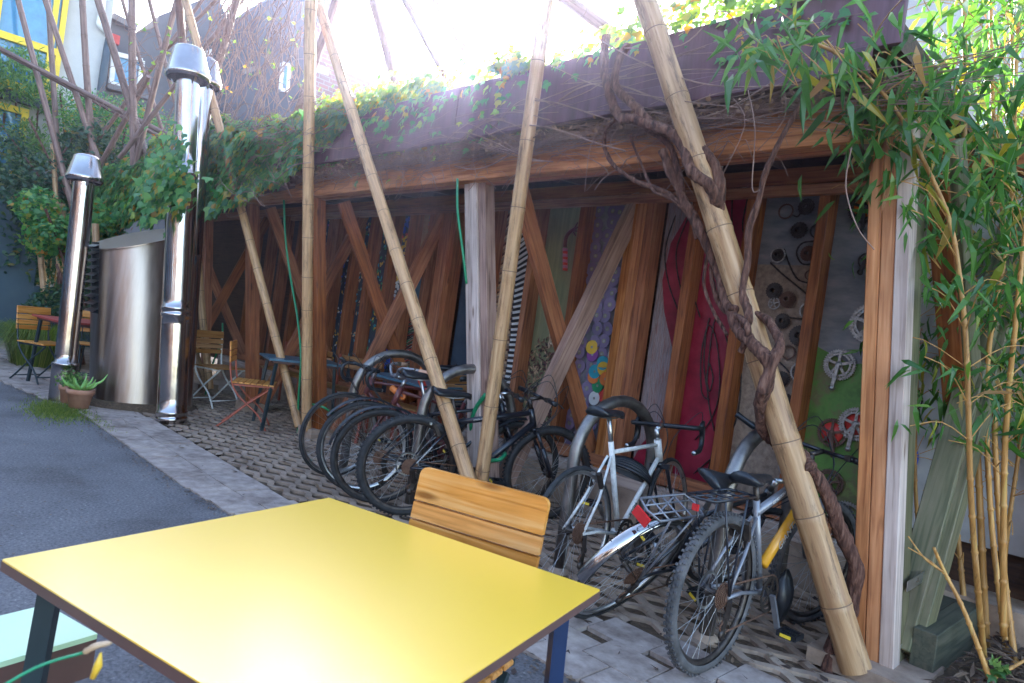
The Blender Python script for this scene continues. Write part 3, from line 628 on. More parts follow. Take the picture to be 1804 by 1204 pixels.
# ------------------------------------------------------------------ bamboo poles
def pole(p0,p1,r,mt,label,group='bamboo poles of the lattice',gap=.34,r1=None,name='bamboo_pole',ext0=0,ext1=0,cat='bamboo pole'):
    p0=Vector(p0);p1=Vector(p1); d=(p1-p0).normalized(); p0=p0-d*ext0; p1=p1+d*ext1
    L=(p1-p0).length; r1=r1 or r*.8; M=frame(p0,p1)@Matrix.Rotation(R(90),4,'Y')@Matrix.Rotation(random.uniform(0,6),4,'Z')
    mb=MB(); z=0; rows=[]; 
    bend=random.uniform(-.006,.006)*L; ba=random.uniform(0,6)
    def off(z): k=bend*math.sin(math.pi*z/L); return k*math.cos(ba),k*math.sin(ba)
    def rad(z): return r+(r1-r)*z/L
    nodes=[]; z=random.uniform(.1,gap)
    while z<L: nodes.append(z); z+=gap*random.uniform(.85,1.12)*(1+.2*z/L)
    prof=[(0,rad(0))]
    for q in nodes: prof+= [(q-.03,rad(q)*.985),(q-.008,rad(q)*1.045),(q,rad(q)*.99),(q+.008,rad(q)*1.04),(q+.03,rad(q)*.985)]
    prof.append((L,rad(L))); prof=[p for p in prof if 0<=p[0]<=L]; prof.sort()
    n=16 if r>.03 else 10; vs=[];fs=[]
    for z,rr_ in prof:
        ox,oy=off(z)
        for k in range(n): a=2*math.pi*k/n; vs.append((ox+rr_*math.cos(a),oy+rr_*math.sin(a),z))
    for i in range(len(prof)-1):
        for k in range(n): fs.append((i*n+k,i*n+(k+1)%n,(i+1)*n+(k+1)%n,(i+1)*n+k))
    mb.mat(mt); mb.add(vs,fs); mb.add([vs[k] for k in range(n)],[tuple(range(n))[::-1]],False); mb.add(vs[-n:],[tuple(range(n))],False)
    mb.mat('bamboo_node')
    for q in nodes:
        ox,oy=off(q); mb.lathe([(rad(q)*1.0,-.004),(rad(q)*1.022,0),(rad(q)*1.0,.004)],n,Matrix.Translation((ox,oy,q)))
    return tag(build(mb,name,M=M),label,cat,group)
pole(GY(832,862,2.98),GY(645,270,2.93),.050,'bamboo_pale','pale bamboo pole crossing in front of the left bicycle cluster, leaning left',ext1=2.6,ext0=.22,r1=.045)
pole(GY(848,845,3.08),GY(940,170,2.93),.047,'bamboo_pale','stained bamboo pole leaning right in front of the weathered middle post',ext1=2.6,ext0=.3,r1=.045,gap=.4)
pole(GY(540,757,3.40),GY(546,290,2.93),.052,'bamboo_pale','upright bamboo pole beside the green hose at the second post',ext1=3.4,r1=.05,gap=.32)
pole(GY(527,752,3.42),GY(390,240,2.78),.045,'bamboo_pale','slim bamboo pole leaning left with its foot against the upright bamboo',ext1=2.8,r1=.045,gap=.36)
pole(GZ(1508,1180,.04),GY(1165,110,2.88),.068,'bamboo_pale','thick bamboo pole wound with a woody vine nearest the camera',ext1=1.7,r1=.055,gap=.36)
pole(GY(370,686,3.3),GY(348,452,3.1),.045,'bamboo_pale','short bamboo stump bound to the post behind the taller steel pipe',r1=.045,gap=.3)
pole(GY(360,680,3.35),GY(322,540,3.2),.042,'bamboo_pale','bamboo pole leaning low behind the taller steel pipe',r1=.045,gap=.4,ext1=.6)
UP=[((0,85),(43,235),13,5,'leftmost bare pole slanting across the yellow window'),((30,15),(55,240),13,5,'cut bamboo pole standing in front of the yellow window'),
((33,0),(118,325),11,5.5,'long bamboo pole slanting down from the yellow window to the hedge'),((85,0),(105,320),12,5,'upright pole by the right edge of the yellow window'),
((85,15),(172,280),11,5.5,'bamboo pole slanting down to the capped left pipe'),((147,0),(163,250),11,6,'upright pole in front of the pale rendered building'),
((172,0),(255,270),10,7,'thick pole slanting in front of the black downpipe'),((233,0),(237,290),10,7,'thick upright pole left of the tall steel pipe'),
((105,140),(300,240),11,5,'pole lying slantwise low across the lattice'),((108,148),(270,236),11.3,4,'second thin pole lying slantwise low across the lattice'),((428,0),(262,213),9.5,4.5,'thin dark pole crossing the lattice from upper right'),
((314,0),(322,95),8.5,7.5,'stout pole ending behind the steel pipe cap'),((418,0),(375,150),8.5,6.5,'pole with a wire coil right of the steel pipe cap'),
((380,0),(330,50),10,3.5,'thin short pole in the lattice above the pipe cap'),((217,0),(262,150),11,3.5,'thin pole in the middle of the lattice'),((263,0),(310,185),10.5,4,'thin pole left of the tall steel pipe cap'),
((300,75),(195,215),11,4,'dark pole crossing behind the thick slanting pole'),((218,216),(180,286),10.5,5,'whitish pole sticking out of the ivy'),((308,20),(258,215),9.8,5.5,'dark leaning pole in the middle of the lattice'),
((592,0),(536,165),7.5,8,'dark pole behind the upright bamboo in front of the brick wall'),((655,0),(692,135),6.6,8,'bare pole against the white sky left of the sun'),
((713,0),(790,145),6.2,7,'sunlit pole against the white sky close to the sun'),((765,0),(840,120),6.2,6,'sunlit pole nearest the sun'),((995,0),(1080,62),5.2,12,'slanting pole behind the fascia above the woody vine')]
for i,(a,b,d,wpx,lab) in enumerate(UP):
    pole(GD(*b,d),GD(*a,d-.4),wpx*.98*d/FPX,'bamboo_worn',lab,gap=.38,ext0=.7,ext1=.5 if a[1]>10 and i in(1,) else .9)
for a,b,d,wpx,lab in [((70,433),(82,550),10.5,5,'short bamboo trunk in the dark bushes behind the red table'),((108,360),(118,470),10,6,'bamboo trunk left of the capped left pipe'),((168,395),(173,512),9.3,6,'bamboo trunk right behind the steel drum louvres'),((280/3.01,188+380/3.01-60),(105,480),11,4,'pale slanting trunk in the bushes')]:
    pole(GD(*b,d),GD(*a,d),wpx*1.2*d/FPX,'bamboo_pale',lab,gap=.4,group='bamboo trunks in the bushes')
# wire coil
mb=MB().mat('dark_metal'); c=GD(407,28,8.3)
for i in range(7):
    n=Vector(rv()).normalized(); a=n.orthogonal().normalized(); b=n.cross(a); r=.06+.03*random.random(); cc=c+rv(.03)
    mb.tube([cc+(a*math.cos(q/14*6.283)+b*math.sin(q/14*6.283))*r for q in range(14)],.004,4,closed=True)
tag(origin(mb,'wire_coil',c),'tangled coil of wire tied round the pole above the pipe cap','wire')

# ------------------------------------------------------------------ steel pipes and drum
def axis(base,top): 
    b=Vector(base); t=Vector(top); M=frame(b,t)@Matrix.Rotation(R(90),4,'Y'); return M,(t-b).length
def pipe(base,top,r,label,cap=True,bands=(),capr=1.9,caph=.26,step=.6,thin=1.):
    M,L=axis(base,top); root=empty('chimney_pipe',Matrix.Translation(base),label,'chimney pipe','steel chimney pipes')
    mb=MB().mat('mirror_steel'); prof=[(r,0)]; 
    n=14; zs=L*step; rt=r*thin
    for i in range(1,n):
        z=L*i/n
        if abs(z-zs)>.05 and not any(abs(z-q)<.08 for q in bands): prof.append(((r if z<zs else rt)*(1+.006*math.sin(i*2.3)),z))
    prof+= [(r,zs-.012),(r*1.03,zs-.01),(r*1.03,zs+.015),(rt,zs+.02)]
    prof.append((rt,L)); 
    for z in bands: prof+= [(r,z-.05),(r*1.06,z-.045),(r*1.06,z-.015),(r,z-.01),(r,z+.01),(r*1.06,z+.015),(r*1.06,z+.045),(r,z+.05)]
    prof.sort(key=lambda q:q[1]); mb.lathe(prof,40,M); build(mb,'pipe',root)
    if bands:
        mb=MB().mat('brushed_steel'); mb.box(M@Vector((r*1.1,0,bands[0])),(.05,.03,.05)); build(mb,'clamp',root)
    if cap:
        mb=MB().mat('mirror_steel'); c=capr*r; z0=L+.0
        mb.lathe([(c*.93,z0-.02),(c*1.03,z0-.0),(c*1.03,z0+.035),(c,z0+.04),(c*.72,z0+caph),(c*.70,z0+caph+.015),(c*.60,z0+caph+.03),(0,z0+caph+.045)],40,M)
        mb.lathe([(c*.90,z0-.02),(c*.9,z0+.03),(c*.65,z0+caph-.02),(0,z0+caph)],40,M)
        for k in range(3):
            a=k*2.1+.5; mb.bar(M@Vector((r*math.cos(a),r*math.sin(a),L-.06)),M@Vector((c*.85*math.cos(a),c*.85*math.sin(a),L+.05)),.02,.004)
        build(mb,'rain_cap',root)
    return root
pb_=GZ(302,745); pt_=pb_+(Vector((-7.06,2.12,3.34))-Vector((-6.8,2.33,0)))
def nearD(px,py,P): d=(Vector(P)-CO).dot(FWD); return GD(px,py,d)
pb_=Vector(pb_); 
pipe(pb_,nearD(331,138,pb_),.132,'tall mirror steel chimney pipe in front of the shelter, capped',bands=(.07,1.08),capr=1.5,step=.72,thin=.80)
p2=GZ(108,708); pipe(p2,nearD(149,318,p2),.115,'lower mirror steel chimney pipe at the left beside the drum',capr=1.42,caph=.22,step=.17,thin=.84)
p3=Vector((-7.75,2.75,0)); p3b=nearD(352,420,p3); pipe(nearD(322,720,p3)*1.0+Vector((0,0,-.2)),nearD(357,150,p3),.105,'rear steel chimney pipe half hidden behind the tall one',capr=1.8,step=.5)
# slanted ventilation drum
dr=empty('ventilation_drum',GZ(215,722),'leaning brushed steel drum with slanting top and louvres between two chimney pipes','ventilation drum')
Bc=GZ(212,716); Bc=Vector(Bc)+Vector((-.18,.22,0)); rad=.455
d0=(Bc-CO).dot(FWD); Tc=GD(249,418,d0+.05); Tc=Vector((Tc.x,Tc.y,Tc.z))
n=72; mb=MB().mat('brushed_steel'); vs=[]
vdir=(CO-Bc); vdir.z=0; vdir.normalize()
vr=Vector((-vdir.y,vdir.x,0)); 
if vr.dot(CX)<0: vr=-vr
def top_h(a):  # slanting cut: higher to the right as seen from the yard
    v=vr*math.cos(a)*-1+vdir*math.sin(a); return 1.0
N1=12
lean=Vector((Tc.x-Bc.x,Tc.y-Bc.y,0))
for i in range(N1+1):
    u=i/N1
    for k in range(n):
        a=2*math.pi*k/n; dv=(vr*math.cos(a)+vdir*math.sin(a)); zt=1.78+.17*math.cos(a)-.10*math.sin(a)
        vs.append(Bc+lean*(u)+dv*rad*(1-.02*u)+Vector((0,0,zt*u)))
fs=[]
L0=N1-6
for i in range(N1):
    for k in range(n):
        a=2*math.pi*(k+.5)/n
        fs.append((i*n+k,i*n+(k+1)%n,(i+1)*n+(k+1)%n,(i+1)*n+k))
mb.add(vs,fs); build(mb,'shell',dr)
mb=MB().mat('brushed_steel'); topv=[Vector(v)+Vector((0,0,.004)) for v in vs[-n:]]; cen=sum(topv,Vector())/n
tv=[cen+(v-cen)*1.045 for v in topv]; mb.add(tv+[v+Vector((0,0,.012)) for v in tv],[tuple(range(n))[::-1],tuple(range(n,2*n))]+[(k,(k+1)%n,n+(k+1)%n,n+k) for k in range(n)],False); build(mb,'lid',dr)
mb=MB().mat('alloy')
for j in range(10):
    z=.95+.073*j*1.0; u=z/1.75; c=Bc+lean*u+Vector((0,0,z)); seg=[]
    for q in range(13):
        a=math.pi*(.80+.42*q/12); dv=(vr*math.cos(a)+vdir*math.sin(a)); seg.append((c+dv*(rad*1.0)+Vector((0,0,.035)),c+dv*(rad*1.13)))
    vs2=[p for s_ in seg for p in s_]; f2=[(2*i,2*i+1,2*i+3,2*i+2) for i in range(12)]
    vs3=[p-Vector((0,0,.006)) for p in vs2]; mb.add(vs2+vs3,f2+[tuple(26+i for i in f) for f in f2]+[(2*i+1,2*i+3,29+2*i,27+2*i) for i in range(12)])
mb.mat('rubber')
seg=[]
for q in range(13):
    a=math.pi*(.80+.42*q/12); dv=(vr*math.cos(a)+vdir*math.sin(a))
    for z in (.93,1.66): seg.append(Bc+lean*(z/1.75)+dv*rad*1.006+Vector((0,0,z)))
mb.add(seg,[(2*i,2*i+1,2*i+3,2*i+2) for i in range(12)]); build(mb,'louvre',dr)
mb=MB().mat('soil'); mb.lathe([(rad*1.35,-.01),(rad*1.15,.035),(rad*.98,.07),(rad*.9,.07)],40,Matrix.Translation(Bc)); tag(build(mb,'soil_mound'),kind='structure')

# ------------------------------------------------------------------ plant pots
def potplant(p,r,h,label,kind):
    root=empty('plant_pot',p,label,'plant pot','terracotta pots by the drum'); M=Matrix.Translation(p)
    mb=MB().mat('terracotta'); mb.lathe([(0,0),(r*.68,0),(r*.92,h*.76),(r*1.04,h*.77),(r*1.04,h),(r*.93,h),(r*.9,h*.85),(0,h*.85)],32,M); build(mb,'pot',root)
    mb=MB().mat('soil'); mb.lathe([(0,h*.88),(r*.92,h*.88)],20,M); build(mb,'earth',root)
    if kind=='aloe':
        mb=MB().mat('aloe')
        for k in range(11):
            a=k*2.4; L=random.uniform(.14,.26); o=Vector((math.cos(a),math.sin(a),0)); c=Vector(p)+Vector((0,0,h*.85))
            P=cr([c,c+o*L*.4+Vector((0,0,L*.25)),c+o*L*.8+Vector((0,0,L*.45)),c+o*L+Vector((0,0,L*.75))],4); mb.tube(P,[.022*(1-i/len(P))+.002 for i in range(len(P))],6)
        build(mb,'leaves',root)
    else:
        mb=MB().mat('pale_leaf')
        for i in range(260):
            q=Vector(p)+Vector((random.gauss(0,.06),random.gauss(0,.06),h+abs(random.gauss(0,.06)))); mb.leaf(q,rv(),rv(),.035,.028,'ivy')
        build(mb,'leaves',root)
potplant(GZ(138,721),.118,.20,'terracotta pot with a spiky aloe, nearer the drum','aloe'); potplant(GZ(121,712),.10,.19,'terracotta pot with a bushy little plant, half behind the aloe pot','bush')

# ------------------------------------------------------------------ tables and chairs
tb=empty('yellow_table',(-1.2,.8,0),'square glossy yellow café table in the foreground','table')
A_=GZ(580,877,.74); B_=GZ(1058,1039,.74); C_=GZ(0,988,.74); 
C_=Vector((-1.555,.262,.74)); D_=C_+B_-A_
mb=MB().mat('brown_edge'); t0=Vector((0,0,-.022)); T=[A_,B_,D_,C_]; mb.prism([p+t0+Vector((0,0,-.0)) for p in T],(0,0,.019)); build(mb,'table_core',tb)
mb=MB().mat('yellow_laminate')
def rcorn(T,r=.006):
    out=[]
    for i,p in enumerate(T):
        a=T[i-1]; b=T[(i+1)%4]; u=(a-p).normalized(); v=(b-p).normalized()
        for k in range(5):
            s=k/4; out.append(p+u*r*(1-s)**2+v*r*s**2)
    return out
mb.prism([p+Vector((0,0,-.003)) for p in rcorn(T)],(0,0,.003)); build(mb,'table_top',tb)
cen=(A_+B_+C_+D_)/4
for i,p in enumerate(T):
    q=p+(cen-p)*.15; mb=MB().mat('leg_blue' if i==1 else 'leg_green'); foot=p+(cen-p)*.10; foot=Vector((foot.x,foot.y,0)); mb.bar(Vector((q.x,q.y,.717)),foot,.034,.034); build(mb,'leg',tb)
mb=MB().mat('leg_green')
for i in range(4):
    a=T[i]+(cen-T[i])*.18; b=T[(i+1)%4]+(cen-T[(i+1)%4])*.18; mb.bar(a+Vector((0,0,-.04)),b+Vector((0,0,-.04)),.02,.035)
build(mb,'apron',tb)

def chair(p,head,label,metal,sm,grp,slats=4,wd=.42,backh=.86,thick=False):
    """folding slat chair; local +X is where the sitter faces"""
    M=Matrix.Translation(p)@Matrix.Rotation(head,4,'Z'); root=empty('folding_chair',M,label,'chair',grp)
    h=wd/2
    for s in(-1,1):
        y=s*(h-.02); mb=MB().mat(metal)
        mb.tube(cr([(.20,y,0),(.10,y,.16),(-.10,y,.33),(-.19,y,.50),(-.24,y,backh)],5),.010,6); build(mb,'back_frame',root,local=True)
        mb=MB().mat(metal); y2=s*(h-.045); mb.tube(cr([(-.27,y2,0),(-.16,y2,.10),(0,y2,.26),(.14,y2,.38),(.20,y2,.44)],5),.010,6); build(mb,'leg',root,local=True)
        mb=MB().mat(metal); mb.bar((-.17,s*(h-.03),.435),(.22,s*(h-.03),.445),.018,.018); build(mb,'seat_rail',root,local=True)
    for sx,sz in ((-.20,.06),(.15,.08)): mb=MB().mat(metal); mb.tube([(sx,-h+.04,sz),(sx,h-.04,sz)],.007,6); build(mb,'stretcher',root,local=True)
    W=WM[root.name]
    for i in range(7):
        x=-.15+i*.058; beam('seat_slat',W@Vector((x,-h+.0,.46)),W@Vector((x,h-.0,.46)),.05,.014,sm,root,bev=.003)
    zs=[backh-.045,backh-.125,backh-.185,backh-.245][:slats]; hs=[.085,.055,.05,.05]
    for i,z in enumerate(zs):
        x=-.222-(z-.6)*.10; c0=W@Vector((x+.012,-h,z)); c1=W@Vector((x+.012,h,z)); upv=W.to_3x3()@Vector((-.12,0,1))
        beam('back_slat',c0,c1,.016,hs[i],sm,root,up=upv,bev=.005)
    return root
# the near chair, turned to the yellow table, seen from its back slats
ca=GZ(748,822,.87); cb_=GZ(972,880,.87); mid=(ca+cb_)/2; hd=(cb_-ca).normalized(); fwd_=Vector((-hd.y,hd.x,0)); 
if fwd_.dot(cen-mid)<0: fwd_=-fwd_
nc=empty('slatted_chair',(mid.x,mid.y,0),'wooden slatted chair pushed up to the far side of the yellow table','chair')
wd=(cb_-ca).length
def cpt(s,f,z): return Vector((mid.x,mid.y,0))+hd*s*wd/2+fwd_*f+Vector((0,0,z))
def rslat(z0,z1,rc,name):
    # rounded slat board, leaning back
    mb=MB().mat('slat_wood'); k=.16; th=.016
    def q(s,z): return (s*wd/2,z)
    pts=[]
    if rc:
        a=wd/2; r=.022
        pts=[(-a,z0),(a,z0)]+[(a-r+r*math.cos(t),z1-r+r*math.sin(t)) for t in [i*math.pi/8 for i in range(5)]]+[(-a+r-r*math.sin(t),z1-r+r*math.cos(t)) for t in [i*math.pi/8 for i in range(5)]]
    else: pts=[(-wd/2,z0),(wd/2,z0),(wd/2,z1),(-wd/2,z1)]
    n=len(pts); H=len(pts)
    # local frame: X along the slat
    M=Matrix(((hd.x,-fwd_.x*1,0,mid.x),(hd.y,-fwd_.y*1,0,mid.y),(0,0,1,0),(0,0,0,1)))
    P=[Vector((a,k*(z-.87)*1.0+0*.0,z)) for a,z in pts]
    mb.prism(P,(0,-th,0)); return build(mb,name,nc,M=M)
rslat(.775,.872,True,'back_slat'); rslat(.722,.769,False,'back_slat'); rslat(.668,.716,False,'back_slat'); rslat(.614,.662,False,'back_slat')
for s in(-1,1):
    mb=MB().mat('leg_green'); mb.bar(cpt(s*.86,-.010,.83),cpt(s*.86,.056,.42),.018,.018); mb.bar(cpt(s*.9,.10,.42),cpt(s*.92,.40,.0),.022,.022); build(mb,'back_frame',nc)
    mb=MB().mat('leg_green'); mb.bar(cpt(s*.8,.46,.42),cpt(s*.85,.02,.0),.022,.022); build(mb,'leg',nc)
for i in range(6):
    beam('seat_slat',cpt(-.95,.10+i*.062,.44),cpt(.95,.10+i*.062,.44),.05,.016,'slat_wood',nc)
# mint bench at lower left
mt_=empty('mint_bench',GZ(60,1100,0),'pale mint green bench top with brown side at the lower left','bench')
ma=GZ(66,1069,.5); mbp=GZ(112,1096,.5); 
dxx=(GZ(0,1085,.5)-ma).normalized(); m1=ma+dxx*.9; m2=mbp+dxx*.9
m0=mbp+(mbp-ma).normalized()*.10; m2=m0+dxx*.9; ma2=ma
mb=MB().mat('mint'); mb.prism([ma-dxx*.02,m0-dxx*.02,m2,m1],(0,0,-.012)); build(mb,'seat_board',mt_)
mb=MB().mat('brown_edge'); q=Vector((0,0,-.013)); mb.prism([ma+q-dxx*.02,m0+q-dxx*.02,m2+q,m1+q],(0,0,-.085)); build(mb,'seat_frame',mt_)
for p in (ma,m0,m1,m2):
    mb=MB().mat('brown_edge'); pp=p+( (ma+m0+m1+m2)/4-p)*.1; mb.bar(Vector((pp.x,pp.y,.40)),Vector((pp.x,pp.y,0)),.03,.03); build(mb,'leg',mt_)
# dry reed stem reaching in at lower left
mb=MB().mat('pale_leaf'); mb.mat('hose_green'); Pn=cr([GD(-60,1250,.62),GD(60,1178,.66),GD(148,1150,.70)],5); mb.tube(Pn,.0016,5); mb.mat('c_tan'); mb.tube(cr([GD(148,1150,.70),GD(170,1138,.70),GD(198,1133,.71)],4),[.0024,.0035,.003,.0035,.0035,.003,.003,.002,.0005],6)
mb.mat('c_yellow'); mb.tube([GD(178,1150,.7),GD(173,1172,.7),GD(163,1195,.7)],[.001,.0045,.003],6); tag(origin(mb,'dry_reed',GD(60,1178,.66)),'thin green stem with a dry orange catkin in the lower left foreground','reed')

def table(p,head,label,w_,l_,top,legm,h=.74,grp='tables in the yard'):
    M=Matrix.Translation(p)@Matrix.Rotation(head,4,'Z'); root=empty('cafe_table',M,label,'table',grp)
    mb=MB().mat(top); mb.box((0,0,h-.01),(l_,w_,.02)); build(mb,'table_top',root,local=True)
    mb=MB().mat('brown_edge'); mb.box((0,0,h-.034),(l_-.08,w_-.08,.026)); build(mb,'apron',root,local=True)
    for a in(-1,1):
        for b in(-1,1):
            mb=MB().mat(legm); mb.bar((a*(l_/2-.08),b*(w_/2-.07),h-.03),(a*(l_/2-.02),b*(w_/2-.04),0),.028,.028); build(mb,'leg',root,local=True)
    return root
pA=GZ(478,764); table((pA.x-.28,pA.y+.36,0),R(75),'blue topped table inside the shelter beside the red chair',.62,.75,'blue_top','leg_green')
table((-5.35,4.0,0),R(0),'blue topped table behind the second post of the shelter',.5,1.0,'blue_top','rust_red')
pc_=(GZ(380,748)+GZ(475,762)+GZ(450,700))/3
chair((-6.72,3.05,0),R(60),'red framed folding chair with wooden slats at the shelter entrance','rust_red','slat_wood','chairs in the shelter',slats=3)
chair((-5.1,4.15,0),R(190),'wooden folding chair behind the second blue table','rust_red','shade_tinted_slat','chairs in the shelter',slats=4)
chair((-8.0,3.2,0),R(20),'white framed chair half hidden behind the tall steel pipe','white_paint','shade_tinted_slat','chairs in the shelter')
def bench(p0,p1,label):
    p0=Vector(p0);p1=Vector(p1); root=empty('wooden_bench',(p0+p1)/2,label,'bench','wooden benches against the shelter wall')
    for z in(.76,.68): beam('back_slat',p0+Vector((0,.05,z)),p1+Vector((0,.05,z)),.02,.065,'shade_tinted_slat',root)
    for k in range(3): beam('seat_slat',p0+Vector((0,-.1-.09*k,.44)),p1+Vector((0,-.1-.09*k,.44)),.08,.02,'shade_tinted_slat',root)
    for q in(p0+Vector((.08,0,0)),p1+Vector((-.08,0,0))):
        for dy in(0,-.3): 
            mb=MB().mat('rust_red'); mb.bar(q+Vector((0,dy,0)),q+Vector((0,dy,.43 if dy else .8)),.025,.025); build(mb,'leg',root)
bench((-8.6,4.25,0),(-7.4,4.25,0),'wooden bench behind the red chair against the shelter wall'); bench((-7.2,4.25,0),(-6.3,4.25,0),'wooden bench behind the blue table against the shelter wall'); bench((-5.9,4.3,0),(-5.1,4.3,0),'wooden bench behind the drop handlebars against the shelter wall')
# far table with chairs at the left
tr=GZ(85,690); table((-9.0,1.98,0),R(8),'red topped table behind the lower chimney pipe',.75,.8,'red_top','leg_green',h=.78)
chair((-9.35,1.72,0),R(30),'dark framed wooden folding chair at the red table, nearest the road','leg_green','slat_wood','chairs at the red table')
chair((-9.7,2.35,0),R(-10),'dark framed wooden chair at the far side of the red table','leg_green','slat_wood','chairs at the red table')
# big planter behind, ornamental grass
pp=Vector((-8.95,2.75,0)); root=empty('planter',pp,'large red plastic planter behind the red table','planter'); mb=MB().mat('red_paint'); mb.lathe([(0,0),(.24,0),(.32,.42),(.36,.43),(.36,.5),(.31,.5),(.3,.44),(0,.44)],32,Matrix.Translation(pp)); build(mb,'tub',root)
mb=MB().mat('hedge_leaf')
for i in range(900): q=pp+Vector((random.gauss(0,.18),random.gauss(0,.18),.5+abs(random.gauss(0,.15)))); mb.leaf(q,rv(),rv(),.07,.045,'ivy')
build(mb,'foliage',root)
def grassclump(p,n,L,label,mt='grass_blade',sp=.16):
    mb=MB().mat(mt); p=Vector(p)
    for i in range(n):
        a=random.uniform(0,6.283); o=Vector((math.cos(a),math.sin(a),0)); l=L*random.uniform(.6,1.1); b=p+o*random.uniform(0,sp)
        k=random.uniform(.3,.9); P=[b,b+o*l*.25*k+Vector((0,0,l*.55)),b+o*l*.6*k+Vector((0,0,l*.72)),b+o*l*.95*k+Vector((0,0,l*(.75-.5*k)))]
        s=Vector((-o.y,o.x,0)); wv=.006
        vs=[]; 
        for j,q in enumerate(P): ww=wv*(1-j/3.2); vs+= [q-s*ww,q+s*ww]
        mb.add(vs,[(2*j,2*j+1,2*j+3,2*j+2) for j in range(3)])
    return tag(origin(mb,'ornamental_grass',p),label,'ornamental grass')
grassclump(GX(45,655,-11.5)*1.0 if False else Vector((-11.0,1.95,0)),1500,.75,'arching ornamental grass clump left of the red table',sp=.3)

# ------------------------------------------------------------------ bicycle racks
def hoop(p,label,h=.80,L=.75,r=.036,tilt=0):
    p=Vector(p); mb=MB().mat('rack_steel'); P=[(0,0,0),(0,0,h*.35)]
    k=14
    for i in range(k+1):
        a=math.pi*i/k; P.append((0,L/2-L/2*math.cos(a),h-L/2*.95+L/2*.95*math.sin(a)))
    P+=[(0,L,h*.35),(0,L,0)]
    mb.tube(P,r,14); mb.mat('concrete'); mb.lathe([(r*1.8,0),(r*1.5,.02),(r,.03)],16); mb.lathe([(r*1.8,0),(r*1.5,.02),(r,.03)],16,Matrix.Translation((0,L,0)))
    return tag(build(mb,'bicycle_rack',M=Matrix.Translation(p)@Matrix.Rotation(tilt,4,'Z')),label,'bicycle rack','steel hoop racks')
hoop((-2.42,3.03,0),'grey steel hoop rack beside the road bicycle',h=1.0,tilt=R(-2)); hoop((-1.49,3.04,0),'grey steel hoop rack behind the muddy mountain bicycle',h=1.0)
hoop((-3.76,2.95,0),'grey steel hoop rack behind the knobbly rear wheel',h=1.02,tilt=R(-12)); hoop((-4.75,3.0,0),'grey steel hoop rack behind the drop handlebars',h=1.02,tilt=R(-12))

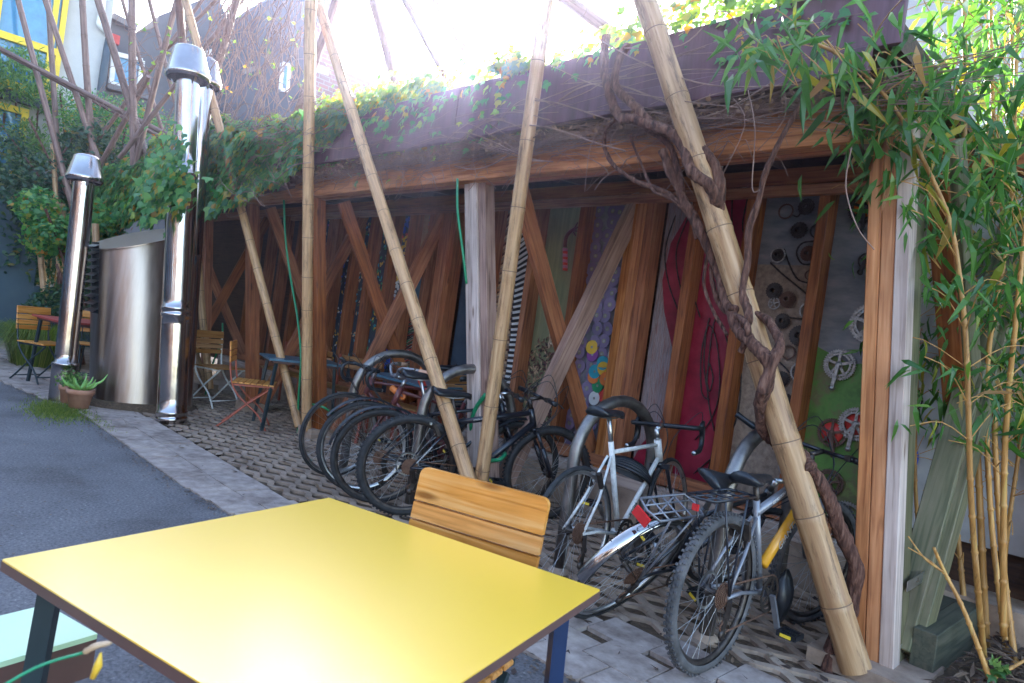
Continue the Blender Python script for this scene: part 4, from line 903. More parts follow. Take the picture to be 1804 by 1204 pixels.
# ------------------------------------------------------------------ bicycles
def bike(label,rear,head,lean=0,steer=0,style='mtb',frame_m='black_paint',fm2=None,fork_m=None,tyre='rubber',rim='alloy',fender=None,rack=False,bars='flat',wb=1.04,saddle_m='black_plastic',sad=.96,r=.34,pedal=0.,grips='black_plastic',frontonly=False,texts=(),saddle_c=0,name='bicycle',raise_=0,dtz=0,head_m=None):
    M=Matrix.Translation(rear)@Matrix.Rotation(head,4,'Z')@Matrix.Rotation(lean,4,'X')
    root=empty(name,M,label,'bicycle','bicycles parked in the shelter'); fm2=fm2 or frame_m; fork_m=fork_m or frame_m
    tr=.024 if style=='mtb' else (.014 if style=='road' else .019)
    R0=r-tr
    def put(mb,nm,par,ML=Matrix()): return build(mb,nm,par,M=M@ML)
    def wheel(ML,rearw):
        RY=Matrix.Rotation(R(90),4,'X')
        rw=.011
        mb=MB().mat(rim); mb.lathe([(R0-tr*.6,-rw),(R0-tr*.6-.012,-rw*.9),(R0-tr*.6-.022,0),(R0-tr*.6-.012,rw*.9),(R0-tr*.6,rw)],56,RY)
        wh=put(mb,'wheel',root,ML)
        mb=MB().mat(tyre); prof=[(R0+tr*math.cos(a),tr*.95*math.sin(a)) for a in [(-2.3+4.6*i/8) for i in range(9)]]; mb.lathe(prof,64,RY)
        if style=='mtb':
            for k in range(72):
                a=k/72*2*math.pi
                for yy,dl in((-.012,0),(.012,.5),(0,.25)):
                    aa=a+dl*2*math.pi/72; c=Vector(((R0+tr*.98)*math.cos(aa),yy*1.25,(R0+tr*.98)*math.sin(aa))); mb.box(c,(.010,.010,.011),Matrix.Rotation(-aa,3,'Y'))
        put(mb,'tyre',wh,ML)
        mb=MB().mat('alloy'); ns=32
        for k in range(ns):
            a=2*math.pi*k/ns; s=1 if k%2 else -1; hb=a+(.5 if (k//2)%2 else -.5); mb.tube([(.022*math.cos(hb),s*.03,.022*math.sin(hb)),((R0-tr)*math.cos(a),0,(R0-tr)*math.sin(a))],.0011,3,caps=False)
        put(mb,'spokes',wh,ML)
        mb=MB().mat('dark_metal'); mb.lathe([(0,-.06),(.008,-.06),(.01,-.035),(.028,-.033),(.028,-.027),(.013,-.02),(.013,.02),(.028,.027),(.028,.033),(.01,.035),(.008,.06),(0,.06)],16,RY); put(mb,'hub',wh,ML)
        if rearw:
            mb=MB().mat('rusty_metal')
            for i in range(6): g=gearmesh(.058-.007*i,22,False,.003,.3); mb.add([(x,y-.036-.005*i,z) for x,y,z in g.v],g.f,False)
            put(mb,'cassette',wh,ML)
            if style=='mtb':
                mb=MB().mat('alloy'); mb.lathe([(.07,-.031),(.083,-.033),(.083,-.031)],32,RY); put(mb,'spoke_guard',wh,ML)
        return wh
    rad=Matrix.Translation((0,0,r)); wheel(rad,True)
    bb=Vector((.43,0,.28)); st=Vector((.27,0,.72 if style!='road' else .80)); hb=Vector((wb-.17,0,r+.33+raise_)); ht=Vector((wb-.215,0,r+.46+raise_)); ax=Vector((wb,0,r))
    sdir=(ht-hb).normalized(); 
    S=Matrix.Translation(hb)@Matrix.Rotation(steer,4,sdir)@Matrix.Translation(-hb)
    wheel(S@Matrix.Translation(ax),False)
    big=style=='mtb'
    tr1=.023 if big else .0145
    mb=MB().mat(frame_m); mb.tube([st,bb],.016,10); mb.tube([st+Vector((.01,0,-.06)),ht+Vector((0,0,-.03))],tr1*.85,10); 
    mb.mat(fm2); dt=[bb+Vector((0,0,dtz)),hb+(ht-hb)*.2]; mb.tube(dt,tr1,12)
    mb.mat(head_m or frame_m); mb.tube([hb,ht],.023,12); mb.mat(frame_m); mb.lathe([(.022,-.035),(.022,.035)],12,Matrix.Translation(bb)@Matrix.Rotation(R(90),4,'X'))
    for s in(-1,1):
        mb.tube([bb+Vector((-.02,s*.02,0)),Vector((.15,s*.045,r-.01)),Vector((0,s*.062,r))],.009,8); mb.tube([st+Vector((0,s*.012,-.08)),Vector((.14,s*.045,r+.16)),Vector((0,s*.062,r))],.0075,8)
    fr=put(mb,'frame',root)
    for (txt,which,size,mt) in texts:
        if which=='down': a,b=dt[0],dt[1]; off_=tr1
        elif which=='seatstay': a,b=Vector((0,-.062,r)),Vector((.14,-.045,r+.16)); off_=.009
        elif which=='chainstay': a,b=Vector((0.05,-.06,r)),bb+Vector((0,-.02,0)); off_=.01
        else: a,b=st+Vector((.01,0,-.06)),ht; off_=tr1*.85
        x=(b-a).normalized(); nrm=Vector((0,-1,0)); 
        upv=nrm.cross(x).normalized(); Mx=Matrix(((x.x,upv.x,nrm.x,0),(x.y,upv.y,nrm.y,0),(x.z,upv.z,nrm.z,0),(0,0,0,1)))
        p=a+(b-a)*.22+nrm*(off_+.001)-upv*size*.35
        text(txt,'lettering',size,M@Matrix.Translation(p)@Mx,mt,fr)
    # fork
    mb=MB().mat(fork_m); mb.tube([hb+Vector((0,0,-.01)),hb+(hb-ht)*.25],.02,10)
    cr_=hb+(hb-ht)*.25
    mb.bar(cr_+Vector((0,-.06,0)),cr_+Vector((0,.06,0)),.03,.03)
    for s in(-1,1):
        if style=='road': mb.tube(cr([cr_+Vector((0,s*.045,0)),cr_+(ax-cr_)*.5+Vector((-.01,s*.05,0)),ax+Vector((0,s*.052,0))],4),[.012,.012,.012,.011,.010,.009,.008,.008,.007],8)
        else:
            mb.mat(fork_m); mb.tube([cr_+Vector((0,s*.06,0)),cr_+(ax-cr_)*.45+Vector((0,s*.06,0))],.013,10); mb.tube([cr_+(ax-cr_)*.35+Vector((0,s*.06,0)),ax+Vector((-.0,s*.06,0))],.018 if big else .013,10)
    put(mb,'fork',root,S)
    # stem and handlebar
    mb=MB().mat('dark_metal' if big else 'alloy'); top=ht+sdir*.07; cl=top+Vector((.09,0,.02)); mb.tube([ht,top],.016,10); mb.tube([top,cl],.014,10)
    hbm='black_paint'
    mb.mat('grey_paint' if bars=='riser' else hbm)
    if bars=='drop':
        pass
        mb.mat('black_plastic')
        for s in(-1,1): mb.tube(cr([cl,cl+Vector((0,s*.12,0)),cl+Vector((.01,s*.2,0)),cl+Vector((.08,s*.21,-.005)),cl+Vector((.11,s*.21,-.06)),cl+Vector((.07,s*.215,-.13)),cl+Vector((-.03,s*.215,-.145))],5),.015,8)
    elif bars=='riser':
        for s in(-1,1): mb.tube(cr([cl,cl+Vector((0,s*.08,.0)),cl+Vector((-.0,s*.15,.06)),cl+Vector((-.05,s*.24,.075)),cl+Vector((-.12,s*.31,.07))],5),.011,8)
    else:
        for s in(-1,1): mb.tube([cl,cl+Vector((-.03,s*.21,.01))],.011,8)
    hbar=put(mb,'handlebar',root,S)
    if bars=='drop':
        for s in(-1,1):
            mb=MB().mat('black_plastic'); mb.tube(cr([cl+Vector((.09,s*.21,.0)),cl+Vector((.13,s*.21,.035)),cl+Vector((.15,s*.21,-.02)),cl+Vector((.13,s*.212,-.11))],4),[.014,.016,.016,.014,.01,.008,.006,.006,.006,.006,.006,.006,.005],6); put(mb,'brake_lever',hbar,S)
            mb=MB().mat('alloy'); e=cl+Vector((-.03,s*.215,-.145)); mb.tube([e,e+Vector((-.008,0,-.001))],.014,8); put(mb,'bar_plug',hbar,S)
    else:
        for s in(-1,1):
            e1=cl+(Vector((-.12,s*.31,.07)) if bars=='riser' else Vector((-.03,s*.21,.01))); d1=Vector((-.6,s*.75,-.05)).normalized() if bars=='riser' else Vector((-.1,s,0)).normalized()
            mb=MB().mat(grips); mb.tube([e1-d1*.02,e1,e1+d1*.05,e1+d1*.10,e1+d1*.102],[.016,.017,.0165,.018,.012],10); put(mb,'grip',hbar,S)
            mb=MB().mat('dark_metal'); c=e1-d1*.05; mb.box(c,(.035,.03,.03)); mb.tube(cr([c,c+Vector((.06,s*.03,-.01)),c+Vector((.07,s*.12,-.03))],4),.005,6); put(mb,'brake_lever',hbar,S)
    mb=MB().mat('black_plastic')
    for s,k in((-1,.09),(1,.12),(1,.07)):
        e=cl+(Vector((.12,s*.2,0)) if bars=='drop' else Vector((0,s*.2,.03))); mb.tube(cr([e,e+Vector((.12,-s*.05,k)),cl+Vector((.15,s*.02,-.05-k*.3)),hb+Vector((.05,s*.02,-.02))],6),.0028,5)
    put(mb,'cables',root,S)
    # saddle
    mb=MB().mat('alloy' if style!='mtb' else 'dark_metal'); sd=(st-bb).normalized(); sp_=st+sd*(sad-st.z-.03)/sd.z; mb.tube([st-sd*.05,sp_],.0135,10); put(mb,'seat_post',root)
    mb=MB().mat(saddle_m); vs=[];fs=[]
    secs=[(-.13,.055,.010),(-.11,.078,.0),(-.06,.075,-.004),(0,.045,-.008),(.06,.026,-.010),(.12,.021,-.014),(.145,.014,-.022)]
    for x,wv,z in secs:
        for k in range(10):
            a=2*math.pi*k/10; yy=wv*math.cos(a); zz=(.022 if math.sin(a)>0 else .032)*math.sin(a)*(.9 if wv>.03 else .8)-abs(yy)*.18; vs.append(sp_+Vector((x-.01,yy,.04+z+zz)))
    for i in range(len(secs)-1):
        for k in range(10): fs.append((i*10+k,i*10+(k+1)%10,(i+1)*10+(k+1)%10,(i+1)*10+k))
    fs+=[tuple(range(10))[::-1],tuple(range(60,70))]; mb.add(vs,fs)
    mb.mat('alloy'); 
    for s in(-1,1): mb.tube(cr([sp_+Vector((.11,s*.012,.015)),sp_+Vector((.03,s*.02,-.0)),sp_+Vector((-.05,s*.022,0)),sp_+Vector((-.11,s*.03,.02))],3),.0035,6)
    put(mb,'saddle',root)
    # crankset
    mb=MB().mat('dark_metal'); g=gearmesh(.088 if style!='road' else .092,40,True,.003); mb.add([(x+bb.x,y-.048,z+bb.z) for x,y,z in g.v],g.f,False)
    for k in range(5): a=k*1.2566; mb.bar(bb+Vector((0,-.05,0)),bb+Vector((.073*math.cos(a),-.05,.073*math.sin(a))),.014,.004,up=(0,1,0))
    g=gearmesh(.066,32,True,.003); mb.add([(x+bb.x,y-.040,z+bb.z) for x,y,z in g.v],g.f,False)
    crk=put(mb,'chainring',root)
    for s in(-1,1):
        a=pedal+(0 if s<0 else math.pi); e=bb+Vector((.17*math.cos(a),s*.085,.17*math.sin(a)))
        mb=MB().mat('alloy' if style!='mtb' else 'grey_paint'); mb.bar(bb+Vector((0,s*.065,0)),e,.014,.024,up=(0,1,0)); ck=put(mb,'crank',root)
        mb=MB().mat('black_plastic'); c=e+Vector((0,s*.06,0))
        for dx in(-.042,0,.042): mb.box(c+Vector((dx,0,0)),(.014,.085,.022))
        for dy in(-.04,.04): mb.box(c+Vector((0,dy,0)),(.09,.012,.022))
        mb.mat('yellow_plastic'); 
        for dx in(-.051,.051): mb.box(c+Vector((dx,0,0)),(.004,.05,.014))
        put(mb,'pedal',ck)
    mb=MB().mat('rusty_metal'); y=-.047; R1=.088;R2=.045; H0=Vector((0,y,r))
    P=[H0+Vector((0,0,R2)),bb+Vector((0,y,R1))]; mb.tube(P,.0045,5); Q=[bb+Vector((0,y,-R1)),Vector((.06,y,r-.16)),Vector((.02,y,r-.17)),Vector((.0,y,r-.13)),Vector((.045,y,r-.09)),Vector((.02,y,r-.05))]; mb.tube(Q,.0045,5)
    for t in range(14): a=math.pi/2-t/13*math.pi
    mb.tube([bb+Vector((R1*math.cos(a),y,R1*math.sin(a))) for a in [math.pi/2-i/12*math.pi for i in range(13)]],.0045,5); put(mb,'chain',root)
    mb=MB().mat('dark_metal'); mb.bar((.01,-.07,r-.01),(.035,-.055,r-.09),.02,.03); mb.bar((.04,-.05,r-.09),(.02,-.05,r-.17),.008,.03)
    for c in((.04,-.05,r-.09),(.02,-.05,r-.165)): mb.lathe([(0,-.006),(.02,-.006),(.02,.006),(0,.006)],12,Matrix.Translation(c)@Matrix.Rotation(R(90),4,'X'))
    put(mb,'derailleur',root)
    mb=MB().mat('dark_metal')
    for s in(-1,1): mb.bar((.17,s*.035,r+.22),(.12,s*.045,r+.33-.03),.02,.025); 
    mb.mat('alloy'); mb.box((.10,0,r+.30),(.015,.08,.015)); put(mb,'brake',root)
    def fend(ML,c,a0,a1,mt,wd_=.032,R_=None):
        R_=R_ or r+.028; mb=MB().mat(mt); n=22; vs=[]
        for i in range(n+1):
            a=a0+(a1-a0)*i/n
            for k in range(7):
                b=-1.2+2.4*k/6; rr_=R_-.018*(1-math.cos(b)); vs.append(Vector(c)+Vector((rr_*math.cos(a),wd_*math.sin(b),rr_*math.sin(a))))
        vs2=[Vector(c)+(v-Vector(c))*.993 for v in vs]; f=[]
        for i in range(n):
            for k in range(6): f.append((i*7+k,i*7+k+1,i*7+k+8,i*7+k+7))
        L=len(vs); mb.add(vs+vs2,f+[tuple(L+q for q in t)[::-1] for t in f])
        mb.mat('dark_metal')
        for s in(-1,1): aa=a0*.75+a1*.25; mb.tube([Vector(c)+Vector((0,s*.06,0)),Vector(c)+Vector((R_*math.cos(aa),s*wd_*.9,R_*math.sin(aa)))],.0025,5)
        return put(mb,'mudguard',root,ML)
    if fender: fend(Matrix(),(0,0,r),R(178) if fender=='chrome' else R(170),R(40),'mirror_steel' if fender=='chrome' else 'black_plastic',.030 if fender=='chrome' else .032)
    if fender=='black': fend(S,ax,R(35),R(190),'black_plastic')
    if rack:
        rm='grey_paint' if rack=='grey' else 'black_paint'
        mb=MB().mat(rm); z=r+.42; rw_=.065
        loop=[(-.22,-rw_,z),(-.24,0,z),(-.22,rw_,z),(.12,rw_,z),(.14,0,z),(.12,-rw_,z)]; mb.tube(loop,.006,6,closed=True)
        for xx in(-.15,-.06,.03): mb.tube([(xx,-rw_,z),(xx,rw_,z)],.0045,6)
        for yy in(-.025,.025): mb.tube([(-.23,yy,z),(.13,yy,z)],.004,6)
        for s in(-1,1): mb.tube([(-.14,s*rw_,z),(0,s*.07,r+.01)],.005,6); mb.tube([(.05,s*rw_,z),(0,s*.07,r+.01)],.005,6)
        rk=put(mb,'rack',root)
        mb=MB().mat('reflector'); mb.box((-.25,0,z-.035),(.012,.085,.045) if rack=='grey' else (.012,.026,.026)); put(mb,'reflector',rk)
    return root
def hd_of(dx,dy): return math.atan2(dy,dx)
# muddy mountain bicycle with orange down tube
mt=bike('muddy mountain bicycle with orange down tube nearest the camera',Vector((-1.325,2.72,0)),hd_of(.02,1),lean=R(0),steer=R(-14),style='mtb',frame_m='grey_paint',fm2='orange_paint',fork_m='grey_paint',tyre='dusty_rubber',rim='dark_metal',bars='flat',sad=.82,raise_=.05,dtz=.12,head_m='blue_paint',pedal=R(-70),texts=(('GIANT','down',.055,'white_paint'),('DEVOTION','top',.024,'white_paint')),rack='black')
# city bicycle slumped to the right with chrome mudguard and rear rack
cbk=bike('dark city bicycle slumped over to the right with chrome mudguard and grey rear rack',Vector((-1.93,2.72,0)),hd_of(.03,1),lean=R(31),steer=R(-15),style='city',frame_m='black_paint',fender='chrome',rack='grey',bars='riser',tyre='rubber',rim='alloy',sad=.92,pedal=R(-30))
# white road bicycle
hb_=GZ(1021,937,.34)
road=bike('white and black road bicycle with drop handlebars and a helmet hung on its frame',Vector((hb_.x-.0,hb_.y-.03,0)),hd_of(-.05,1),lean=R(-3),steer=R(8),style='road',frame_m='white_paint',fork_m='black_paint',bars='drop',sad=.96,wb=.99,pedal=R(-60),texts=(('REGIA','down',.035,'black_plastic'),))
# left cluster
bA=bike('black mountain bicycle with knobbly tyres at the front of the left cluster',Vector((-3.62,2.78,0)),hd_of(.38,.925),lean=R(3),steer=R(0),style='mtb',frame_m='black_paint',rim='dark_metal',bars='flat',sad=.86,r=.345,pedal=R(10),texts=(('www.exlesen.com','seatstay',.02,'white_paint'),('www.exlesen.com','chainstay',.02,'white_paint'),('cross.collection','top',.022,'white_paint')))
bB=bike('black city bicycle with plastic mudguards second in the left cluster',Vector((-3.93,2.76,0)),hd_of(.40,.917),lean=R(5),style='city',frame_m='black_paint',fender='black',rim='dark_metal',bars='flat',sad=.94,pedal=R(80))
bC=bike('maroon road bicycle with drop handlebars and front wheel to the yard',Vector((-4.40,3.88,0)),hd_of(-.25,-.97),lean=R(2),steer=R(12),style='road',frame_m='maroon_paint',fork_m='rusty_metal',bars='drop',sad=.95)
bD=bike('bicycle with cork grips and black mudguards third in the left cluster',Vector((-3.98,3.82,0)),hd_of(-.22,-.97),lean=R(-3),steer=R(-10),style='city',frame_m='maroon_paint',fender='black',bars='riser',grips='cork',sad=.92)
# helmet
hc=GY(1104,835,3.42); mb=MB(); M=Matrix.Translation(hc)@Matrix.Rotation(R(35),4,'Z')@Matrix.Rotation(R(15),4,'Y')
rh=empty('cycling_helmet',M,'black vented cycling helmet hanging on the road bicycle','helmet')
mb.mat('black_plastic')
for k in range(9):
    b=-1.2+2.4*k/8; P=[]
    for i in range(9):
        a=math.pi*i/8; P.append((.145*math.cos(a),.105*math.sin(b)*(.35+.65*math.sin(a)),.085*math.sin(a)*math.cos(b*.8)+.0))
    mb.tube(P,[.006]+[.0125]*7+[.006],7)
build(mb,'shell',rh,local=True); mb=MB().mat('rubber'); mb.lathe([(.13,0),(.12,.03),(.08,.062),(0,.075)],24,Matrix.Diagonal((1,.72,1,1))); build(mb,'liner',rh,local=True)
mb=MB().mat('grey_paint'); 
for s in(-1,1): mb.tube(cr([(.12,s*.03,.01),(.05,s*.085,.035),(-.06,s*.085,.03),(-.13,s*.03,.01)],4),.004,5)
build(mb,'trim',rh,local=True)
# locks
mb=MB().mat('red_paint'); a=GY(741,670,3.25); b=GY(757,703,3.22); mb.tube([a,a+(b-a)*.02,b-(b-a)*.02,b],[.02,.026,.026,.02],12); mb.mat('black_plastic'); mb.tube([a+(b-a)*.45,a+(b-a)*.55],.0275,12); tag(origin(mb,'bicycle_lock',a),'red barrel bicycle lock hanging in the left cluster','bicycle lock','bicycle locks')
mb=MB().mat('orange_plastic'); a=GY(691,684,3.15); b=GY(700,692,3.15); mb.tube([a,b],.026,12); mb.mat('c_orange'); mb.tube(cr([b,GY(710,693,3.2),GY(712,703,3.2),GY(700,698,3.2)],4),.012,8); tag(origin(mb,'bicycle_light',a),'orange capped lock handle hanging in the left cluster','bicycle lock','bicycle locks')
mb=MB().mat('orange_plastic'); mb.tube(cr([GY(*q,3.9) for q in [(746,640),(741,652),(752,657),(753,640),(744,633)]],4),.010,8); tag(origin(mb,'bicycle_lock',GY(746,640,3.9)),'orange loop of a bicycle lock behind the leaning bamboo pole','bicycle lock','bicycle locks')
# black bag hanging low by the mountain bicycle's cranks
mb=MB().mat('black_plastic'); c=GY(1380,1050,3.35); M=Matrix.Translation(c)
vs=[];
for i in range(7):
    for k in range(14):
        a=2*math.pi*k/14; q=math.sin(math.pi*(i+.4)/6.8); vs.append(c+Vector((.045*q*math.cos(a)*(1+.2*math.sin(3*a+i)),.07*q*math.sin(a),.13-.26*i/6)))
mb.add(vs,[(i*14+k,i*14+(k+1)%14,(i+1)*14+(k+1)%14,(i+1)*14+k) for i in range(6) for k in range(14)]+[tuple(range(14)),tuple(range(84,98))]); tag(origin(mb,'plastic_bag',c),'crumpled black bag caught by the cranks of the muddy mountain bicycle','bag')
# green hoses
def hose(P,label,r=.011,k=6):
    Q=cr(P,k); mb=MB().mat('hose_green'); mb.tube(Q,r,8); return tag(origin(mb,'garden_hose',Q[-1]),label,'hose','green garden hoses')
hose([GY(500,350,3.25),GY(503,420,3.27),GY(512,490,3.3),GY(524,560,3.33),GY(530,630,3.35),GY(526,700,3.38),GY(525,770,3.42),GZ(533,800,.02),GZ(547,812,.02)],'green hose hanging down beside the second post to the paving')
hose([GY(806,315,3.2),GY(806,370,3.22),GY(815,440,3.27),GY(822,500,3.3)],'pale green hose hanging beside the top of the middle post',r=.010)
hose([GY(856,695,3.30),GY(838,720,3.30),GY(830,750,3.32),GY(835,775,3.4)],'green hose loop left of the stained bamboo pole',r=.016); hose([GY(862,812,3.3),GY(880,810,3.3),GY(890,800,3.4),GY(880,798,3.6)],'green hose end right of the stained bamboo pole',r=.014)
hose([GY(548,712,3.4),GY(570,718,3.4),GY(585,728,3.5)],'green hose stub crossing the second post above the silver wheel'); hose([GY(392,570,3.5),GY(390,600,3.45),GY(372,650,3.4),GY(357,720,3.4)],'green hose behind the steel pipe at the first post')

# ------------------------------------------------------------------ woody vine round the thick pole
def rough_tube(mb,P,r0,r1,n=9,k=8,amp=.22):
    Q=cr(P,k); L=len(Q); Q=[q+Vector((noise.noise(q*6),noise.noise(q*6+Vector((9,0,0))),noise.noise(q*6+Vector((0,9,0)))))*.012 for q in Q]
    b=len(mb.v); mb.tube(Q,[(r0+(r1-r0)*i/(L-1))*(1+amp*noise.noise(Q[i]*11)) for i in range(L)],n)
    for i in range(b,len(mb.v)):
        v=Vector(mb.v[i]); j=(i-b)//n; 
        if j<L: c=Q[j]; d=v-c; mb.v[i]=tuple(c+d*(1+.24*noise.noise(Vector((v.x*60,v.y*60,v.z*9)))+.14*noise.noise(v*26)))
def VY(L): return [GY(a,b,y) for a,b,y in L]
vine=empty('woody_vine',GZ(1462,1200),'old brown woody vine twisting up the thick bamboo pole onto the roof edge','vine')
def stem(P,r0,r1,n=16):
    mb=MB().mat('bark'); rough_tube(mb,P,r0*.86,r1*.86,n,16); return build(mb,'stem',vine)
stem(VY([(1447,1222,3.30),(1478,1120,3.36),(1500,1060,3.42),(1505,1000,3.40),(1478,930,3.34),(1455,870,3.28),(1432,825,3.22)]),.045,.035)
stem(VY([(1432,825,3.2),(1395,790,3.28),(1352,770,3.2),(1338,720,3.1),(1356,650,2.98),(1325,605,2.97),(1298,575,3.0),(1280,520,3.05),(1258,460,3.05),(1240,415,3.02),(1212,370,3.0),(1190,320,2.98),(1165,265,2.93)]),.040,.027)
stem(VY([(1356,650,2.98),(1345,690,2.96),(1360,640,2.97),(1372,600,3.02),(1350,565,3.08),(1310,548,3.05),(1285,540,3.0)]),.03,.022)
stem(VY([(1298,575,3.02),(1318,565,2.98),(1310,520,3.0),(1316,470,3.02),(1322,400,3.02),(1345,320,3.02),(1380,240,3.05),(1415,180,3.1),(1440,165,3.15)]),.024,.012)
stem(VY([(1306,620,3.0),(1320,582,2.95),(1305,560,2.98),(1275,545,3.05),(1255,500,3.06),(1252,470,3.05)]),.018,.012)
stem(VY([(1270,385,3.02),(1255,330,2.93),(1220,305,2.9),(1210,270,2.92),(1180,235,2.9),(1120,210,2.88),(1092,205,2.9),(1075,160,2.9),(1062,110,2.92),(1066,65,2.95)]),.036,.030)
stem(VY([(1265,360,3.0),(1268,320,2.98),(1240,270,2.96),(1160,225,2.9),(1110,180,2.88),(1085,150,2.9),(1090,110,2.9),(1105,82,2.95)]),.034,.024)
stem(VY([(1212,370,3.0),(1175,340,3.05),(1120,318,3.05),(1080,290,3.05),(1062,260,3.05),(1068,230,3.0),(1085,210,2.95)]),.016,.012)
stem(VY([(1205,360,3.0),(1195,300,2.98),(1175,255,2.95),(1140,225,2.92)]),.02,.02)
stem(VY([(1230,420,3.02),(1215,385,3.0),(1180,350,3.02),(1150,335,3.04),(1130,290,3.05),(1110,240,3.0)]),.011,.008)
stem(VY([(1250,440,3.02),(1240,500,3.06),(1262,560,3.05),(1280,590,3.02)]),.011,.009)

# ------------------------------------------------------------------ dry twigs along the eaves
mb=MB()
rr=random.Random(21)
def tangle(x0,x1,n,z0,z1,y0,y1,Lr=(.25,.9),mt='twig',droop=.0):
    mb.mat(mt)
    for i in range(n):
        x=rr.uniform(x0,x1); z=rr.uniform(z0,z1); y=rr.uniform(y0,y1); L=rr.uniform(*Lr); a=rr.gauss(0,.28) ; s=rr.choice((-1,1)); P=[]
        for k in range(6):
            u=k/5; P.append(Vector((x+s*L*u,y+.07*noise.noise(Vector((x*9,u*3,i))),z+L*u*math.sin(a)*.35+.045*noise.noise(Vector((i,u*2.5,z*9)))-droop*u*u)))
        r=rr.choice([.0012,.0016,.002,.003]); mb.tube(cr(P,2),r,4,caps=False)
tangle(-8,-1.2,700,2.55,2.625,3.08,3.22); tangle(-5.8,-1.3,160,2.55,2.63,3.04,3.16,(.3,1.2)); tangle(-5.8,-1.4,60,2.4,2.6,3.1,3.18,(.1,.4),droop=.15)
tangle(-5.5,-1.6,26,2.6,2.95,2.93,3.0,(.5,1.4),droop=.1)
mb.mat('twig')
for i in range(16):
    x=rr.uniform(-4.2,-2.0); P=[]; L=rr.uniform(.6,1.3); z=rr.uniform(2.52,2.72)
    for k in range(7): u=k/6; P.append(Vector((x+L*u,2.97-.06*math.sin(3*u+i),z+.10*math.sin(u*3.3+i)-.05*u)))
    mb.tube(cr(P,4),rr.choice([.003,.0045]),5,caps=False)
for i in range(14):
    x=rr.uniform(-4.8,-1.3); z=2.6; P=[Vector((x,2.98,z)),Vector((x+rr.uniform(-.1,.1),2.96,z-.15)),Vector((x+rr.uniform(-.15,.15),2.98,z-rr.uniform(.2,.5)))]; mb.tube(cr(P,4),.0018,4)
mb.tube(cr(VY([(1318,160,2.98),(1330,230,2.96),(1325,330,2.98),(1338,335,2.98)]),6),.0028,5)
mb.tube(cr(VY([(1500,260,3.0),(1490,330,3.0),(1510,400,3.0),(1540,440,3.05)]),6),.003,5)
mb.tube(cr(VY([(1100,85,2.9),(1200,80,2.88),(1270,20,2.9),(1310,60,2.92)]),6),.003,5); mb.tube(cr(VY([(1040,60,2.9),(1130,110,2.88),(1250,150,2.9),(1400,150,2.95),(1500,140,2.97)]),6),.004,5)
mb.tube(cr(VY([(960,110,2.95),(1050,150,2.9),(1180,175,2.88),(1300,190,2.9)]),6),.003,5); mb.tube(cr(VY([(380,330,2.8),(430,250,2.8),(470,170,2.82),(500,150,2.9),(530,250,2.85),(640,260,2.9)]),6),.0035,5)
mb.mat('dead_leaf')
for i in range(1300):
    q=Vector((rr.uniform(-6.8,-1.3),rr.uniform(3.0,3.2),rr.uniform(2.55,2.63))); mb.leaf(q,rv(),rv(),rr.uniform(.015,.05),rr.uniform(.01,.03),'ivy')
tag(build(mb,'dry_creeper'),'mat of dry creeper twigs and dead leaves under the fascia boards',kind='stuff',cat=None)

# hanging bare creeper strands in front of the left houses
mb=MB().mat('twig')
for i in range(95):
    px=rr.uniform(380,545); d=rr.uniform(7.2,8.4); P=[]; x=px; y=rr.uniform(-60,60); ln=rr.uniform(80,260)
    for k in range(7):
        P.append(GD(x,y,d)); x+=rr.uniform(-26,14); y+=ln/6
    mb.tube(cr(P,4),rr.choice([.003,.005,.007]),4,caps=False)
for i in range(46):
    x=rr.uniform(180,400); y=rr.uniform(20,260); d=rr.uniform(8.2,10); P=[]
    for k in range(6): P.append(GD(x,y,d)); x+=rr.uniform(-30,30); y+=rr.uniform(-22,30)
    mb.tube(cr(P,4),.004,4,caps=False)
for i in range(12):
    c=GD(rr.uniform(400,600),rr.uniform(70,170),7.3); r=rr.uniform(.1,.35); n_=rv().normalized(); a=n_.orthogonal().normalized(); b=n_.cross(a)
    mb.tube([c+(a*math.cos(q/10)+b*math.sin(q/10))*r*(1+.02*q) for q in range(rr.randint(20,52))],.0035,4,caps=False)
mb.mat('ivy_sun_tinted')
for i in range(80): mb.leaf(GD(rr.uniform(230,560),rr.uniform(20,170),rr.uniform(7.3,9)),rv(),rv(),.06,.05,'ivy')
tag(build(mb,'hanging_creeper'),'bare creeper strands hanging from the bamboo lattice',kind='stuff')

